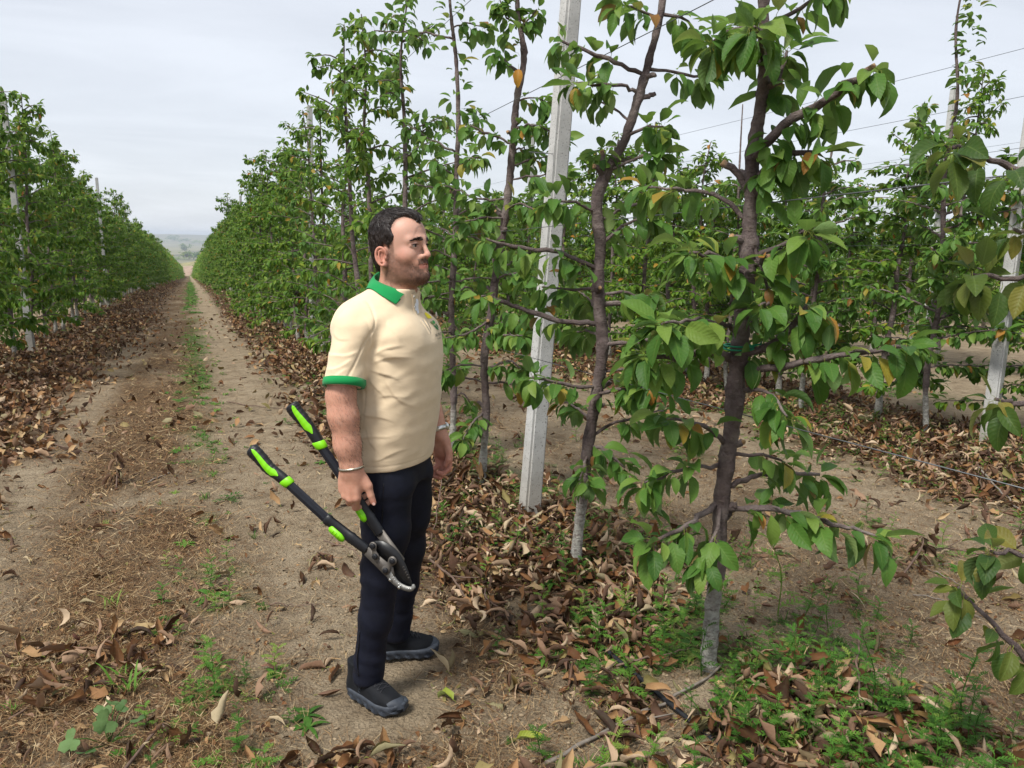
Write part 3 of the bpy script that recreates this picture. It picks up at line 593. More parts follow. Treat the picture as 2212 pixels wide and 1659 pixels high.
# the tree just outside the right edge: only its branch ends reach into the picture
b0 = vbase((2.12, 1.20)); pl0 = Vector((1.72, 1.42, 0))
def op0(px, py, off=0.0): return on_plane(px, py, Vector((1.80, 1.34, 0)), off)
def br0(pts, r0, r1, leafy, z):
    return ([Vector((b0.x, b0.y, b0.z+z))]+[op0(x, y, o) for x, y, o in pts], r0, r1, leafy, False)
t0 = cherry_tree('cherry_tree', 'cherry tree at the right edge, only branch ends with yellowing leaves show', 'trees in the row beside the man', b0, [b0, b0+Vector((0.02, 0, 1.2)), b0+Vector((0.0, 0.05, 2.4)), b0+Vector((0.05, 0.0, 3.7))], [0.048, 0.044, 0.036, 0.012],
    [br0([(2250, 380, 0), (2150, 345, 0), (2060, 318, -0.05)], 0.012, 0.006, 0.8, 1.75), br0([(2260, 620, 0), (2170, 600, 0), (2100, 592, 0)], 0.010, 0.005, 0.75, 1.35), br0([(2260, 890, 0), (2190, 872, 0), (2150, 862, 0)], 0.010, 0.005, 0.9, 1.0),
     br0([(2260, 1215, 0), (2180, 1195, 0), (2140, 1190, 0)], 0.010, 0.005, 0.8, 0.7), br0([(2280, 1480, 0), (2160, 1360, 0.05), (2070, 1268, 0.1)], 0.012, 0.006, 0.8, 0.55), br0([(2270, 520, 0.05), (2215, 500, 0.05), (2190, 495, 0)], 0.009, 0.005, 0.6, 1.5)],
    15, mat=M_LEAF_OLD, limit=200, per=(3, 5), spacing=0.06, leaf_scale=0.74)
# row 3 close trees
def auto_tree(label, x, y, seed, H=3.9, nbr=22, group=None, reach=0.6, limit=260, **kw):
    rs = np.random.default_rng(seed); b = vbase((x, y)); b.z -= 0.02; ln = rs.normal(size=2)*0.10
    T = [b+Vector((ln[0]*z/H+rs.normal()*0.02*(z > 0), ln[1]*z/H+rs.normal()*0.02*(z > 0), z)) for z in np.linspace(0, H, 8)]; B = []
    for k in range(nbr):
        z = 0.5+(min(H, 3.2)*0.86-0.6)*((k+rs.random()*0.6)/nbr)**1.1; i = int(z/H*7); c = T[i].lerp(T[min(i+1, 7)], z/H*7-i); a = rs.uniform(0, 6.28); L = reach*(1.1-0.6*z/H)*rs.uniform(0.6, 1.2)
        e = Vector((math.cos(a), math.sin(a), rs.uniform(0, 0.45)))*L; B.append(([c, c+e*0.5+Vector((0, 0, 0.02)), c+e], 0.012, 0.005, 1.0, False))
    return cherry_tree('cherry_tree', label, group, b, T, [0.042, 0.040, 0.036, 0.032, 0.026, 0.018, 0.010], B, seed, limit=limit, **kw)
g3 = 'trees in the next row to the right'
p = gpt(1990, 957); auto_tree('cherry tree with a tall whip top beside the post across the alley', ROW_3-0.05, 5.25, 41, 4.25, 30, g3, trunk_spurs=[(Vector((ROW_3-0.05, 5.25, z)), 5) for z in np.arange(2.4, 4.1, 0.055)])
auto_tree('cherry tree across the dirt alley with a clean whitewashed foot', ROW_3-0.2, 6.75, 42, 3.3, 34, g3)
auto_tree('cherry tree across the dirt alley, seen just right of the nearest trunk', ROW_3-0.25, 8.0, 43, 3.5, 34, g3)
auto_tree('cherry tree at the right edge behind the yellowing branch ends', ROW_3+0.7, 4.0, 44, 3.0, 32, g3)

for x_, y_, lab in ((ROW_3+0.75, 4.7, 'leafy cherry tree at the right edge beside the far post'), (ROW_3+0.15, 6.0, 'leafy cherry tree across the alley, second along from the far post'), (ROW_3, 7.35, 'leafy cherry tree across the alley behind the low right branch of the nearest tree'), (ROW_3-0.1, 8.65, 'leafy cherry tree across the alley between the two nearest trunks')):
    place_tree(VAR_MID[int(y_*7) % 5], x_, y_, y_*3, 0.98, lab, g3, 0.70)
# ---- the rest of the rows
def row(x0, ys, near_lab, far_label, group, kinds, seed):
    rs = np.random.default_rng(seed); n = len(ys)
    for k, y in enumerate(ys):
        v = kinds(y)[int(rs.integers(len(kinds(y))))]; lab = near_lab[k] if k < len(near_lab) else far_label
        place_tree(v, x0+rs.normal()*0.06, y+rs.normal()*0.08, rs.uniform(0, 6.28), rs.uniform(0.93, 1.08), lab, group, ((rs.uniform(0.97, 1.07) if x0 > 0 else 1.12) if y < 14 else rs.uniform(0.88, 1.12)*(1.08 if x0 < 0 and y < 30 else 1.0))*(rs.uniform(0.70, 0.92) if x0 > 5 else 1.0)*(1.25 if x0 > 5 and rs.random() < 0.12 else 1.0))
ordn = ['third', 'fourth', 'fifth', 'sixth', 'seventh', 'eighth', 'ninth', 'tenth', 'eleventh', 'twelfth', 'thirteenth', 'fourteenth', 'fifteenth', 'sixteenth']
row(ROW_R, np.arange(7.65, 100, 1.12), ['slender cherry tree directly behind the head of the man', 'cherry tree rising just left of the head of the man']+['%s cherry tree beyond the man in the row at his back' % o for o in ordn], 'far cherry tree in the row that runs on behind the man',
    'trees in the row beside the man', lambda y: VAR_THIN if y < 15 else (VAR_MID if y < 42 else VAR_FAR), 51)
row(ROW_L, np.arange(11.6, 100, 1.12), ['cherry tree at the left edge of the picture, cut by the frame', 'cherry tree in front of the nearest post of the left row', 'cherry tree hiding the nearest post of the left row']+['%s cherry tree from the left edge in the left row' % o for o in ordn[1:]], 'far cherry tree in the row left of the path',
    'trees in the row left of the path', lambda y: VAR_MID if y < 42 else VAR_FAR, 52)
row(ROW_3, np.arange(9.1, 48, 0.82), ['%s cherry tree of the next row, left of the thick near trunk' % o for o in ordn[1:11]], 'cherry tree farther down the next row to the right', g3, lambda y: VAR_MID if y < 24 else VAR_FAR, 53)
row(ROW_4, np.arange(7.4, 37, 0.78), ['%s cherry tree from the right edge in the second row behind the alley' % o for o in ['first', 'second']+ordn[:10]], 'cherry tree in the second row behind the dirt alley', 'trees in the second row to the right', lambda y: VAR_MID if y < 20 else VAR_FAR, 54)
# rows still farther away read as one mass of foliage
rs = np.random.default_rng(55); far_groups = []; tr = []
for x0, ys in ((ROW_5, np.arange(11, 60, 1.0)), (ROW_6, np.arange(14, 60, 1.0)), (25.6, np.arange(17, 60, 1.2)), (30.4, np.arange(20, 60, 1.4)), (-7.6, np.arange(22, 70, 1.15)), (ROW_R, np.arange(100.5, 328, 1.15)), (ROW_L, np.arange(100.5, 328, 1.15))):
    for y in ys:
        far_ = y > 100; n = 130 if far_ else 620; z = 0.35+(3.6 if far_ or x0 < 0 else 2.25)*rs.random(n)**1.15; P = np.stack([x0+rs.normal(size=n)*(0.42 if far_ else 0.34)*(1.3-z/5), y+rs.normal(size=n)*0.42, z], -1); P[:, 2] += ground_z(P[:, 0], P[:, 1], False)
        a = rs.uniform(0, 6.28, n); D = np.stack([np.cos(a), np.sin(a), rs.normal(size=n)*0.4-0.3], -1)
        far_groups.append(scatter(FAR_T[int(rs.integers(3))], P, frames(D, rs.normal(size=n)*0.5), rs.uniform(0.9, 1.5, n)*(2.3 if far_ else 1.0), rs.random(n)*0.98))
        zb = float(ground_z(x0, y, False)); tr.append(tube([(x0, y, zb), (x0+0.05, y, zb+2.6)], [0.045, 0.012], 5))
V, F, uv, t = scatter_join(far_groups); om = obj('orchard_rows', V, F, M_LEAF_FAR, None, True, dict(leafuv=uv, tint=t)); tag(om, 'mass of cherry foliage in the farthest rows of the orchard', 'foliage', kind='stuff')
V, F = join(tr); tk = obj('trunks', V, F, M_BARK, om, True, dict(wash=np.ones(len(V)), cut=np.zeros(len(V)))); tk['kind'] = 'stuff'

# ---- concrete posts
def concrete_material():
    m = NT('concrete'); c = m.coord(); n = m.noise(c, 6, 5, 0.6); sp = m.noise(c, 120, 2, 0.5)
    col = m.ramp(n, [(0.3, (0.37, 0.37, 0.355)), (0.7, (0.52, 0.52, 0.505))]); col = m.mix(m.ramp(sp, [(0.62, 0.0), (0.68, 0.8)]), col, (0.10, 0.10, 0.095))
    p = m.node('ShaderNodeSeparateXYZ', i_0=c).outputs
    col = m.mix(m.ramp(m.math('ADD', p[2], m.math('MULTIPLY', m.noise(c, 8), 0.4)), [(0.2, 0.55), (0.75, 0.0)]), col, (0.24, 0.20, 0.14))
    m.set(color=col, rough=0.88, spec=0.2, normal=m.bump(m.noise(c, 70, 5), 0.35, 0.004, m.bump(m.ramp(sp, [(0.6, 1.0), (0.7, 0.0)]), 0.6, 0.004))); return m.m
M_CONC = concrete_material()
bm = bmesh.new(); bmesh.ops.create_cube(bm, size=1.0)
for v in bm.verts: v.co = Vector((v.co.x*0.112, v.co.y*0.112, (v.co.z+0.5)*4.5-0.2))
for v in bm.verts:
    if v.co.z > 1: v.co.x *= 0.80; v.co.y *= 0.80
bmesh.ops.bevel(bm, geom=[e for e in bm.edges], offset=0.014, segments=2, affect='EDGES'); bmesh.ops.subdivide_edges(bm, edges=[e for e in bm.edges if abs(e.verts[0].co.z-e.verts[1].co.z) > 2], cuts=14)
for v in bm.verts:
    q = v.co; v.co += Vector((0.0022*float(vnoise(q.x*20, q.y*20, q.z*5)), 0.0022*float(vnoise(q.x*20+9, q.y*20, q.z*5)), 0))
post_me = bpy.data.meshes.new('concrete_post'); bm.to_mesh(post_me); bm.free(); post_me.materials.append(M_CONC)
def post(x, y, label, lx=0.0, ly=0.0, rz=0.0, group='concrete trellis posts'):
    o = link('concrete_post', post_me); o.location = (x, y, float(ground_z(x, y))); o.rotation_euler = (ly, lx, rz); tag(o, label, 'post', group); return o
pp = gpt(1143, 1110); P_MAIN = post(pp.x, pp.y, 'nearest concrete post, leaning right behind the trees beside the man', rad(3.4), rad(0.6), YAW*-1+0.5)
post(ROW_3+0.12, 4.75, 'concrete post at the right edge beyond the dirt alley', rad(1.2), 0, 0.3)
for k, y in enumerate((14.9, 25.1, 35.3, 45.5, 55.7, 66, 76, 86, 96)): post(ROW_R+0.1, y, 'concrete post rising from the foliage to the left of the head of the man' if k == 0 else 'far concrete post in the row behind the man', rad(0.6), 0, 0.2)
for k, y in enumerate((15.8, 30.2, 45, 59.6, 74.2, 88.8, 103.4)): post(ROW_L+(0.16 if k < 2 else 0), y, ('concrete post at the left edge rising above the left row', 'second concrete post of the left row')[k] if k < 2 else 'far concrete post in the left row', rad(-0.8), 0, 0.1)
for k, y in enumerate((15.0, 25.2, 35.4, 45.6)): post(ROW_3, y, 'pale concrete post of the next row, seen left of the leaning near post' if k == 0 else 'far concrete post in the next row to the right', rad(0.4), 0, 0.2)
for k, y in enumerate((9.4, 19.6, 29.8)): post(ROW_4, y, ('concrete post in the second row behind the alley', 'farther concrete post in the second row behind the alley', 'farthest concrete post in the second row behind the alley')[k], rad(0.4), 0, 0.2)
# ---- trellis wires
M_WIRE = simple('galvanised_wire', (0.11, 0.115, 0.12), 0.45, 0.6)
hn_ = ['lowest', 'second', 'third', 'top']
def wire(x, y0, y1, h, label, step, sag=0.03):
    ys = np.arange(y0, y1+0.01, step/4); z = base_z(ys)+h-sag*np.abs(np.sin((ys-y0)*math.pi/step))**1.0
    V, F = tube(np.stack([np.full_like(ys, x), ys, z], -1), 0.0021, 5); o = obj('trellis_wire', V, F, M_WIRE); tag(o, label, 'wire', 'trellis wires')
for k, h in enumerate((1.09, 1.85, 2.62, 3.42)):
    if k > 1: wire(ROW_3+0.02, 0.5, 60, h-0.38, '%s spare trellis wire of the next row beyond the dirt alley' % ('lower', 'upper')[k-2], 10.2)
    wire(pp.x-0.02, 0.2, 107, h, '%s trellis wire of the row beside the man' % hn_[k], 10.2)
    wire(ROW_3, 0.5, 60, h, '%s trellis wire of the next row beyond the dirt alley' % hn_[k], 10.2)
    if k: wire(ROW_4, 4, 55, h, '%s trellis wire of the second row beyond the alley' % hn_[k], 10.2)
    if k > 1: wire(ROW_L, 3, 104, h, '%s trellis wire of the left row' % hn_[k], 14.6)
# post wire tie and the green string on the near tree
cz = on_plane(1168, 330, pp); V, F = tube([(cz.x+0.068*math.cos(a), cz.y+0.068*math.sin(a), cz.z+0.01*math.sin(a)) for a in np.linspace(0, 6.4, 24)], 0.0016, 5); tag(obj('wire_tie', V, F, M_WIRE), 'thin wire loop round the nearest concrete post', 'wire')
M_STRING = simple('green_string', (0.012, 0.22, 0.115), 0.6)
tb = gpt(1530, 1445); c = on_plane(1596, 748, tb)
P = [(c.x+0.054*math.cos(a), c.y+0.054*math.sin(a), c.z+0.006*a/6.28*math.sin(a*0.5)) for a in np.linspace(0, 12.9, 50)]+[(c.x-0.03, c.y-0.06, c.z+0.004), (c.x+0.055, c.y-0.05, c.z+0.012), (c.x+0.075, c.y-0.04, c.z+0.05)]
V, F = tube(P, 0.0035, 6); tag(obj('string_tie', V, F, M_STRING), 'green string tying the nearest trunk to the wire', 'string')
# ================================================================== ground cover
RS = np.random.default_rng(99)
FEET = [(0.656+lx*math.cos(rad(-38))-ly*math.sin(rad(-38)), 2.716+lx*math.sin(rad(-38))+ly*math.cos(rad(-38))) for lx, ly in ((-0.09, -0.085), (0.02, -0.13), (-0.12, 0.22), (-0.02, 0.28))]
def in_view(P, margin=120):
    d = P-np.array(CAMP); R, U, F = np.array(cR), np.array(cU), np.array(cF); z = d@F
    px = PW/2+FPX*(d@R)/np.maximum(z, 1e-3); py = PH/2-FPX*(d@U)/np.maximum(z, 1e-3)
    return (z > 0.3) & (px > -margin) & (px < PW+margin) & (py < PH+margin) & (py > 0), z, px, py
def sample_ground(n, dens, y0, y1, xlim=(-4, 9)):
    """points on the ground thinned by a density function, spread evenly over the picture's depth"""
    y = y0*(y1/y0)**RS.random(n) if y0 > 0 else RS.uniform(y0, y1, n)
    half = 1.6*np.maximum(y, 1.0)+1.5; x = RS.uniform(np.maximum(xlim[0], -half), np.minimum(xlim[1], half)); w = (np.minimum(xlim[1], half)-np.maximum(xlim[0], -half))
    k = RS.random(n) < dens(x, y)
    for fx, fy in FEET: k &= (x-fx)**2+(y-fy)**2 > 0.19**2          # nothing pierces the shoes
    x, y = x[k], y[k]
    P = np.stack([x, y, ground_z(x, y)], -1); v, z, _, _ = in_view(P); return P[v], z[v]
def rand_frames(n, tilt):
    a = RS.uniform(0, 6.28, n); D = np.stack([np.cos(a), np.sin(a), RS.normal(size=n)*tilt], -1); return frames(D, RS.normal(size=n)*tilt*1.6+np.where(RS.random(n) < 0.35, math.pi, 0))
# ---- fallen leaves
DEAD_T = [leaf_template(6, 4, L, W, 0.016, dr, 0.2, ro, wv, 60+k) for k, (L, W, dr, ro, wv) in enumerate([(0.10, 0.055, 0.6, 1.7, 0.45), (0.09, 0.050, 1.1, 2.3, 0.40), (0.11, 0.050, -0.8, 1.3, 0.55), (0.085, 0.05, 2.2, 1.5, 0.5), (0.10, 0.06, 0.4, 2.9, 0.35), (0.095, 0.052, -1.5, 1.9, 0.5), (0.10, 0.05, 1.6, 3.1, 0.3), (0.08, 0.05, 0.8, 0.9, 0.7)])]
DEAD_M = [leaf_template(3, 2, 0.10, 0.052, 0.01, dr, 0.5, 0, 0.4, 80+k, pet=False) for k, dr in enumerate([0.5, 1.2, -0.8, 1.8])]
DEAD_F = [leaf_template(2, 2, 0.12, 0.07, 0.0, dr, 0.6, 0, 0, 90+k, pet=False) for k, dr in enumerate([0.6, -0.6])]
def lay(P, amount, scale=0.014):
    P = P.copy(); P[:, 2] += RS.random(len(P))**1.3*amount*0.055+0.006; return P
P, z = sample_ground(80000, lambda x, y: litter_amount(x, y)**1.3, 1.15, 7.0, (-2.2, 7.5))
am = litter_amount(P[:, 0], P[:, 1]); P = lay(P, am); n = len(P); FR = rand_frames(n, 0.45); sc = RS.uniform(0.55, 1.3, n); big = sc/z
order = np.argsort(-big*(0.6+0.4*RS.random(n))); sel, rest = order[:300], order[300:]
dead_me = [make_mesh('fallen_leaf', V, F, True, dict(leafuv=UV), M_DEAD) for V, F, UV in DEAD_T]
for i in sel:
    o = bpy.data.objects.new('fallen_leaf', dead_me[int(RS.integers(len(dead_me)))]); COL.objects.link(o); o.parent = ground
    M = Matrix(FR[i].tolist()).to_4x4(); M.translation = P[i]; o.matrix_basis = M @ Matrix.Scale(float(sc[i]), 4)
groups = [scatter(DEAD_T[k], P[rest][k::8], FR[rest][k::8], sc[rest][k::8], RS.random(len(rest[k::8]))) for k in range(8)]
P, z = sample_ground(90000, lambda x, y: litter_amount(x, y)**1.2, 7.0, 26.0, (-4, 9)); am = litter_amount(P[:, 0], P[:, 1]); P = lay(P, am*1.6); n = len(P); FR = rand_frames(n, 0.6); sc = RS.uniform(0.7, 1.3, n)
groups2 = [scatter(DEAD_M[k], P[k::4], FR[k::4], sc[k::4], RS.random(len(P[k::4]))) for k in range(4)]
P, z = sample_ground(45000, lambda x, y: litter_amount(x, y)**1.8, 26.0, 112.0, (-4.5, 4)); P = lay(P, litter_amount(P[:, 0], P[:, 1])*2); n = len(P); FR = rand_frames(n, 0.8); sc = RS.uniform(0.5, 1.05, n)
groups3 = [scatter(DEAD_F[k], P[k::2], FR[k::2], sc[k::2], RS.random(len(P[k::2]))) for k in range(2)]
for g, lab in ((groups, 'brown fallen leaves heaped round the nearest trees and on the near path'), (groups2, 'brown fallen leaves along the rows in the middle distance'), (groups3, 'brown fallen leaves along the far part of the rows')):
    V, F, uv, t = scatter_join(g); tag(obj('leaf_litter', V, F, M_DEAD, None, True, dict(leafuv=uv, tint=t)), lab, 'leaf litter', kind='stuff')
# ---- withered cut shoots: bunches of hanging dead leaves standing in the litter
M_TWIG = simple('dry_twig', (0.125, 0.080, 0.058), 0.75, var=0.35, scale=25, bump=0.3)
M_TWIG2 = simple('grey_twig', (0.18, 0.155, 0.13), 0.8, var=0.3, scale=25, bump=0.3)
def withered(px, py, h, label, seed, n=16, olive=0.2, spread=0.10):
    r = np.random.default_rng(seed); b = gpt(px, py); o = empty('withered_shoot', b); tag(o, label, 'dead shoot', 'withered shoots in the litter')
    top = np.array([r.normal()*0.06, r.normal()*0.06, h]); st = catmull(np.array([(r.normal()*0.08, r.normal()*0.08, 0), top*0.55+r.normal(size=3)*0.02, top]), 8); V, F = tube(st, np.linspace(0.006, 0.003, 8), 6); obj('stem', V, F, M_TWIG, o)
    for i in range(n):
        q = st[int(r.integers(2, 8))]; a = r.uniform(0, 6.28); D = np.array([[math.cos(a), math.sin(a), -1.1-0.5*r.random()]]); f = frames(D, r.normal(size=1)*0.9)[0]
        l = bpy.data.objects.new('dead_leaf', dead_me[int(r.integers(8))]); COL.objects.link(l); l.parent = o; M = Matrix(f.tolist()).to_4x4(); M.translation = Vector(q+r.normal(size=3)*0.02*np.array([spread*10, spread*10, 1])); l.matrix_basis = M @ Matrix.Scale(float(r.uniform(0.7, 1.15)), 4)
for a in ((245, 1050, 0.26, 'dark withered shoot standing alone in the straw strip on the left', 1), (650, 790, 0.42, 'tall withered shoot at the edge of the litter left of the man', 2), (250, 770, 0.30, 'withered olive shoot on the path side of the left row', 3), (520, 730, 0.2, 'small withered bunch beside the footpath in the distance', 4),
          (700, 1215, 0.10, 'withered leaves hanging from a twig beside the lower lopper handle', 5), (2000, 1240, 0.18, 'crumpled brown bunch at the right end of the dirt alley', 6), (2110, 1060, 0.20, 'withered shoot standing right of the alley below the far post', 7), (1840, 930, 0.24, 'withered shoot beside the whitewashed tree across the alley', 8),
          (1370, 1590, 0.05, 'large curled leaf bunch by the hose in front of the nearest tree', 9), (1860, 1600, 0.14, 'withered shoot drooping at the bottom right among weeds', 10), (1060, 1330, 0.10, 'olive brown leaf bunch to the right of the shoes', 11), (1540, 1600, 0.12, 'brown hanging leaf bunch at the bottom below the nearest tree', 12), (1160, 1190, 0.14, 'withered upright leaves below the concrete post', 13), (330, 1600, 0.08, 'brown leaf bunch at the bottom left edge', 14), (60, 880, 0.2, 'heap of withered shoots on the left side track', 15)):
    withered(*a, n=22 if a[2] > 0.15 else 13)
# ---- straw and dry grass bits
def straw(n, y0, y1, xl, dens, L, w):
    P, z = sample_ground(n, dens, y0, y1, xl); m = len(P); a = RS.uniform(0, math.pi, m); l = RS.uniform(L[0], L[1], m); el = np.abs(RS.normal(size=m))*0.22
    D = np.stack([np.cos(a)*np.cos(el), np.sin(a)*np.cos(el), np.sin(el)], -1); bend = RS.normal(size=(m, 3))*0.25*np.array([1, 1, 0.3]); side = np.cross(D, (0, 0, 1.0)); side /= np.linalg.norm(side, axis=1)[:, None]+1e-9
    side = side*0.8+RS.normal(size=(m, 3))*0.4; Pb = P+np.array([0, 0, 0.004])+RS.random((m, 1))*np.array([0, 0, 0.012]); rows = []
    for t in (0, 0.5, 1.0):
        p = Pb+D*(l*t)[:, None]+bend*(l*t*t)[:, None]; ww = w*RS.uniform(0.6, 1.4, m)[:, None]*(1-0.4*t); rows += [p-side*ww/2, p+side*ww/2]
    V = np.stack(rows, 1).reshape(-1, 3); b = np.arange(m)[:, None]*6; F = np.concatenate([b+np.array([[0, 1, 3, 2]]), b+np.array([[2, 3, 5, 4]])])
    return V, F, np.repeat(RS.random(m), 6)
ms = NT('straw'); ms.set(color=ms.ramp(ms.attr('tint'), [(0.0, (0.050, 0.022, 0.009)), (0.45, (0.150, 0.076, 0.030)), (0.8, (0.30, 0.19, 0.088)), (1.0, (0.52, 0.40, 0.23))]), rough=0.75, spec=0.25); M_STRAW = ms.m
V1, F1, T1 = straw(420000, 1.15, 5.0, (-1.6, 5.5), lambda x, y: straw_amount(x, y)**1.3, (0.012, 0.070), 0.0015)
V2, F2, T2 = straw(90000, 5.0, 16.0, (-2.5, 6.0), lambda x, y: straw_amount(x, y)**1.3, (0.03, 0.10), 0.003)
V = np.concatenate([V1, V2]); F = np.concatenate([F1, F2+len(V1)]); tag(obj('dry_straw', V, F, M_STRAW, None, True, dict(tint=np.concatenate([T1, T2]))), 'dry straw and mown grass scattered over the path', 'straw', kind='stuff')
# ---- soil crumbs and clods
bm = bmesh.new(); bmesh.ops.create_icosphere(bm, subdivisions=1, radius=1.0); cv0 = np.array([v.co[:] for v in bm.verts]); cf0 = np.array([[v.index for v in f.verts] for f in bm.faces]); bm.free()
def clods(n, dens, y0, y1, xl, s):
    P, z = sample_ground(n, dens, y0, y1, xl); m = len(P); r = RS.normal(size=(m, len(cv0), 1))*0.24+1; size = s[0]+(s[1]-s[0])*RS.random(m)**7
    A = RS.uniform(0.6, 1.2, (m, 1, 3))*np.array([1, 1, 0.6]); V = cv0[None]*r*A*size[:, None, None]+(P+np.stack([0*size, 0*size, size*0.25], -1))[:, None]
    return V.reshape(-1, 3), (cf0[None]+(np.arange(m)*len(cv0))[:, None, None]).reshape(-1, 3), np.repeat(RS.random(m), len(cv0))
bare = lambda x, y: np.clip(1-litter_amount(x, y)*1.3, 0, 1)*np.clip(0.50+0.9*np.exp(-(((x-1.1)/0.45)**2+((y-2.2)/0.5)**2)), 0, 1)
V, F, T = clods(60000, bare, 1.15, 4.5, (-1.2, 4.5), (0.0016, 0.0125)); mc = NT('soil_crumb'); mc.set(color=mc.ramp(mc.attr('tint'), [(0, (0.15, 0.108, 0.066)), (1, (0.335, 0.262, 0.175))]), rough=0.95, spec=0.1, normal=mc.bump(mc.noise(mc.coord(), 180, 4), 0.6, 0.003))
tag(obj('soil_crumbs', V, F, mc.m, None, True, dict(tint=T)), 'crumbs and small clods of dry tan soil', 'soil', kind='stuff')

# ---- weeds
def blade(base, d, L, w, r, bendk=0.9, seg=4):
    side = np.cross(d, (0, 0, 1.0)); side /= np.linalg.norm(side)+1e-9; t = np.linspace(0, 1, seg+1)[:, None]
    c = base+d*L*t+np.array([0, 0, -1.0])*L*bendk*0.5*t**2; ww = w*np.sin(np.clip(0.25+0.75*t, 0, 1)*math.pi*0.98)*0.5
    V = np.stack([c-side*ww, c+side*ww+np.array([0, 0, 0.15])*ww], 1).reshape(-1, 3); F = np.array([[2*i, 2*i+1, 2*i+3, 2*i+2] for i in range(seg)]); return V, F
def grass_tuft(r, n=16, h=0.14):
    ps = []
    for i in range(n):
        a = r.uniform(0, 6.28); d = np.array([math.cos(a)*0.55, math.sin(a)*0.55, 1.0]); d /= np.linalg.norm(d); ps.append(blade(np.array([r.normal()*0.015, r.normal()*0.015, 0]), d, h*r.uniform(0.6, 1.2), 0.006, r))
    return join(ps)
def lobed(base, d, L, r, nl=4, w=0.35):
    """pinnately cut leaf (mugwort / ragweed like)"""
    ps = [blade(base, d, L, 0.006, r, 0.7, 3)]; side = np.cross(d, (0, 0, 1.0)); side /= np.linalg.norm(side)+1e-9
    for i in range(nl):
        t = (i+0.8)/(nl+0.4); c = base+d*L*t+np.array([0, 0, -0.35*L*t*t])
        for s in (-1, 1):
            dd = side*s*0.8+d*0.75; dd /= np.linalg.norm(dd); ps.append(blade(c, dd, L*w*(1.15-0.6*abs(t-0.45)), L*0.11, r, 0.4, 2))
    ps.append(blade(base+d*L*0.95+np.array([0, 0, -0.3*L]), d, L*0.28, L*0.12, r, 0.3, 2)); return join(ps)
def mugwort(r, h=0.22, n=12):
    st = np.array([(0, 0, 0), (r.normal()*0.02, r.normal()*0.02, h*0.5), (r.normal()*0.04, r.normal()*0.04, h)]); Q = catmull(st, 8); ps = []
    for i in range(n):
        t = (i+1)/n; c = np.array([np.interp(t*7, range(8), Q[:, k]) for k in range(3)]); a = i*2.4; d = np.array([math.cos(a), math.sin(a), 0.35+0.6*t]); d /= np.linalg.norm(d)
        ps.append(lobed(c, d, (0.085-0.035*t)*r.uniform(0.8, 1.2), r))
    V, F = tube(Q, np.linspace(0.003, 0.0012, 8), 4, cap=False); return join(ps+[(V, F)])
def rosette(r, n=9, L=0.12, w=0.028):
    ps = []
    for i in range(n):
        a = i*2.4+r.normal()*0.2; d = np.array([math.cos(a), math.sin(a), 0.45+0.3*r.random()]); d /= np.linalg.norm(d); ps.append(blade(np.zeros(3), d, L*r.uniform(0.7, 1.15), w*r.uniform(0.8, 1.2), r, 1.0, 5))
    return join(ps)
def quadify(V, F):
    Fs = []
    for f in (F if isinstance(F, list) else [F]):
        f = np.asarray(f); Fs.append(f if f.shape[1] == 4 else np.concatenate([f, f[:, 2:]], 1))
    return V, np.concatenate(Fs)
def wt(V, F): V, F = quadify(V, F); return V, F, np.tile([0.4, 0.5], (len(V), 1))
rw = np.random.default_rng(5)
W_MUG = [wt(*mugwort(rw, 0.16+0.05*k, 11)) for k in range(4)]; W_GR = [wt(*grass_tuft(rw, 13, 0.12)) for k in range(3)]; W_RO = [wt(*rosette(rw)) for k in range(3)]
W_LOW = [wt(*join([lobed(np.array([rw.normal()*0.02, rw.normal()*0.02, 0.005]), np.array([math.cos(a), math.sin(a), 0.5])/1.12, rw.uniform(0.05, 0.09), rw, 3) for a in rw.uniform(0, 6.28, 6)])) for k in range(4)]
def weeds(n, dens, y0, y1, xl, tm, s):
    P, z = sample_ground(n, dens, y0, y1, xl); m = len(P); a = RS.uniform(0, 6.28, m); c, sn = np.cos(a), np.sin(a); o = 0*a
    R = np.stack([np.stack([c, -sn, o], -1), np.stack([sn, c, o], -1), np.stack([o, o, o+1], -1)], 1); S = RS.uniform(s[0], s[1], m); k = len(tm)
    return [scatter(tm[i], P[i::k], R[i::k], S[i::k], RS.random(len(P[i::k]))*0.95) for i in range(k)]
gd = lambda x, y: green_amount(x, y)**1.4
lowg = weeds(13000, gd, 1.2, 7.0, (-1.5, 8.0), W_LOW+W_MUG[:3]+W_RO[:1], (0.3, 0.85))+weeds(1800, lambda x, y: gd(x, y)*0.8+0.05*(np.abs(x+0.2) < 0.5), 1.2, 7.0, (-1.2, 4.5), W_GR+W_RO[:1], (0.35, 0.9))
V, F, uv, t = scatter_join(lowg); tag(obj('low_weeds', V, F, M_WEED, None, True, dict(leafuv=uv, tint=t)), 'low green weeds growing through the litter near the trees', 'weeds', kind='stuff')
W_FARG = [wt(*join([blade(np.array([rw.normal()*0.03, rw.normal()*0.03, 0]), np.array([math.cos(a)*0.8, math.sin(a)*0.8, 0.8])/1.13, 0.09, 0.020, rw, 0.9, 2) for a in rw.uniform(0, 6.28, 8)])) for k in range(3)]
farg = weeds(24000, lambda x, y: green_amount(x, y)**1.2, 7.0, 26.0, (-4, 9), W_FARG, (0.4, 0.9))+weeds(12000, lambda x, y: green_amount(x, y)**1.2, 26.0, 112.0, (-3.5, 3), W_FARG, (0.8, 1.8))
V, F, uv, t = scatter_join(farg); tag(obj('far_weeds', V, F, M_WEED, None, True, dict(leafuv=uv, tint=t)), 'green weeds along the middle of the path and the far rows', 'weeds', kind='stuff')
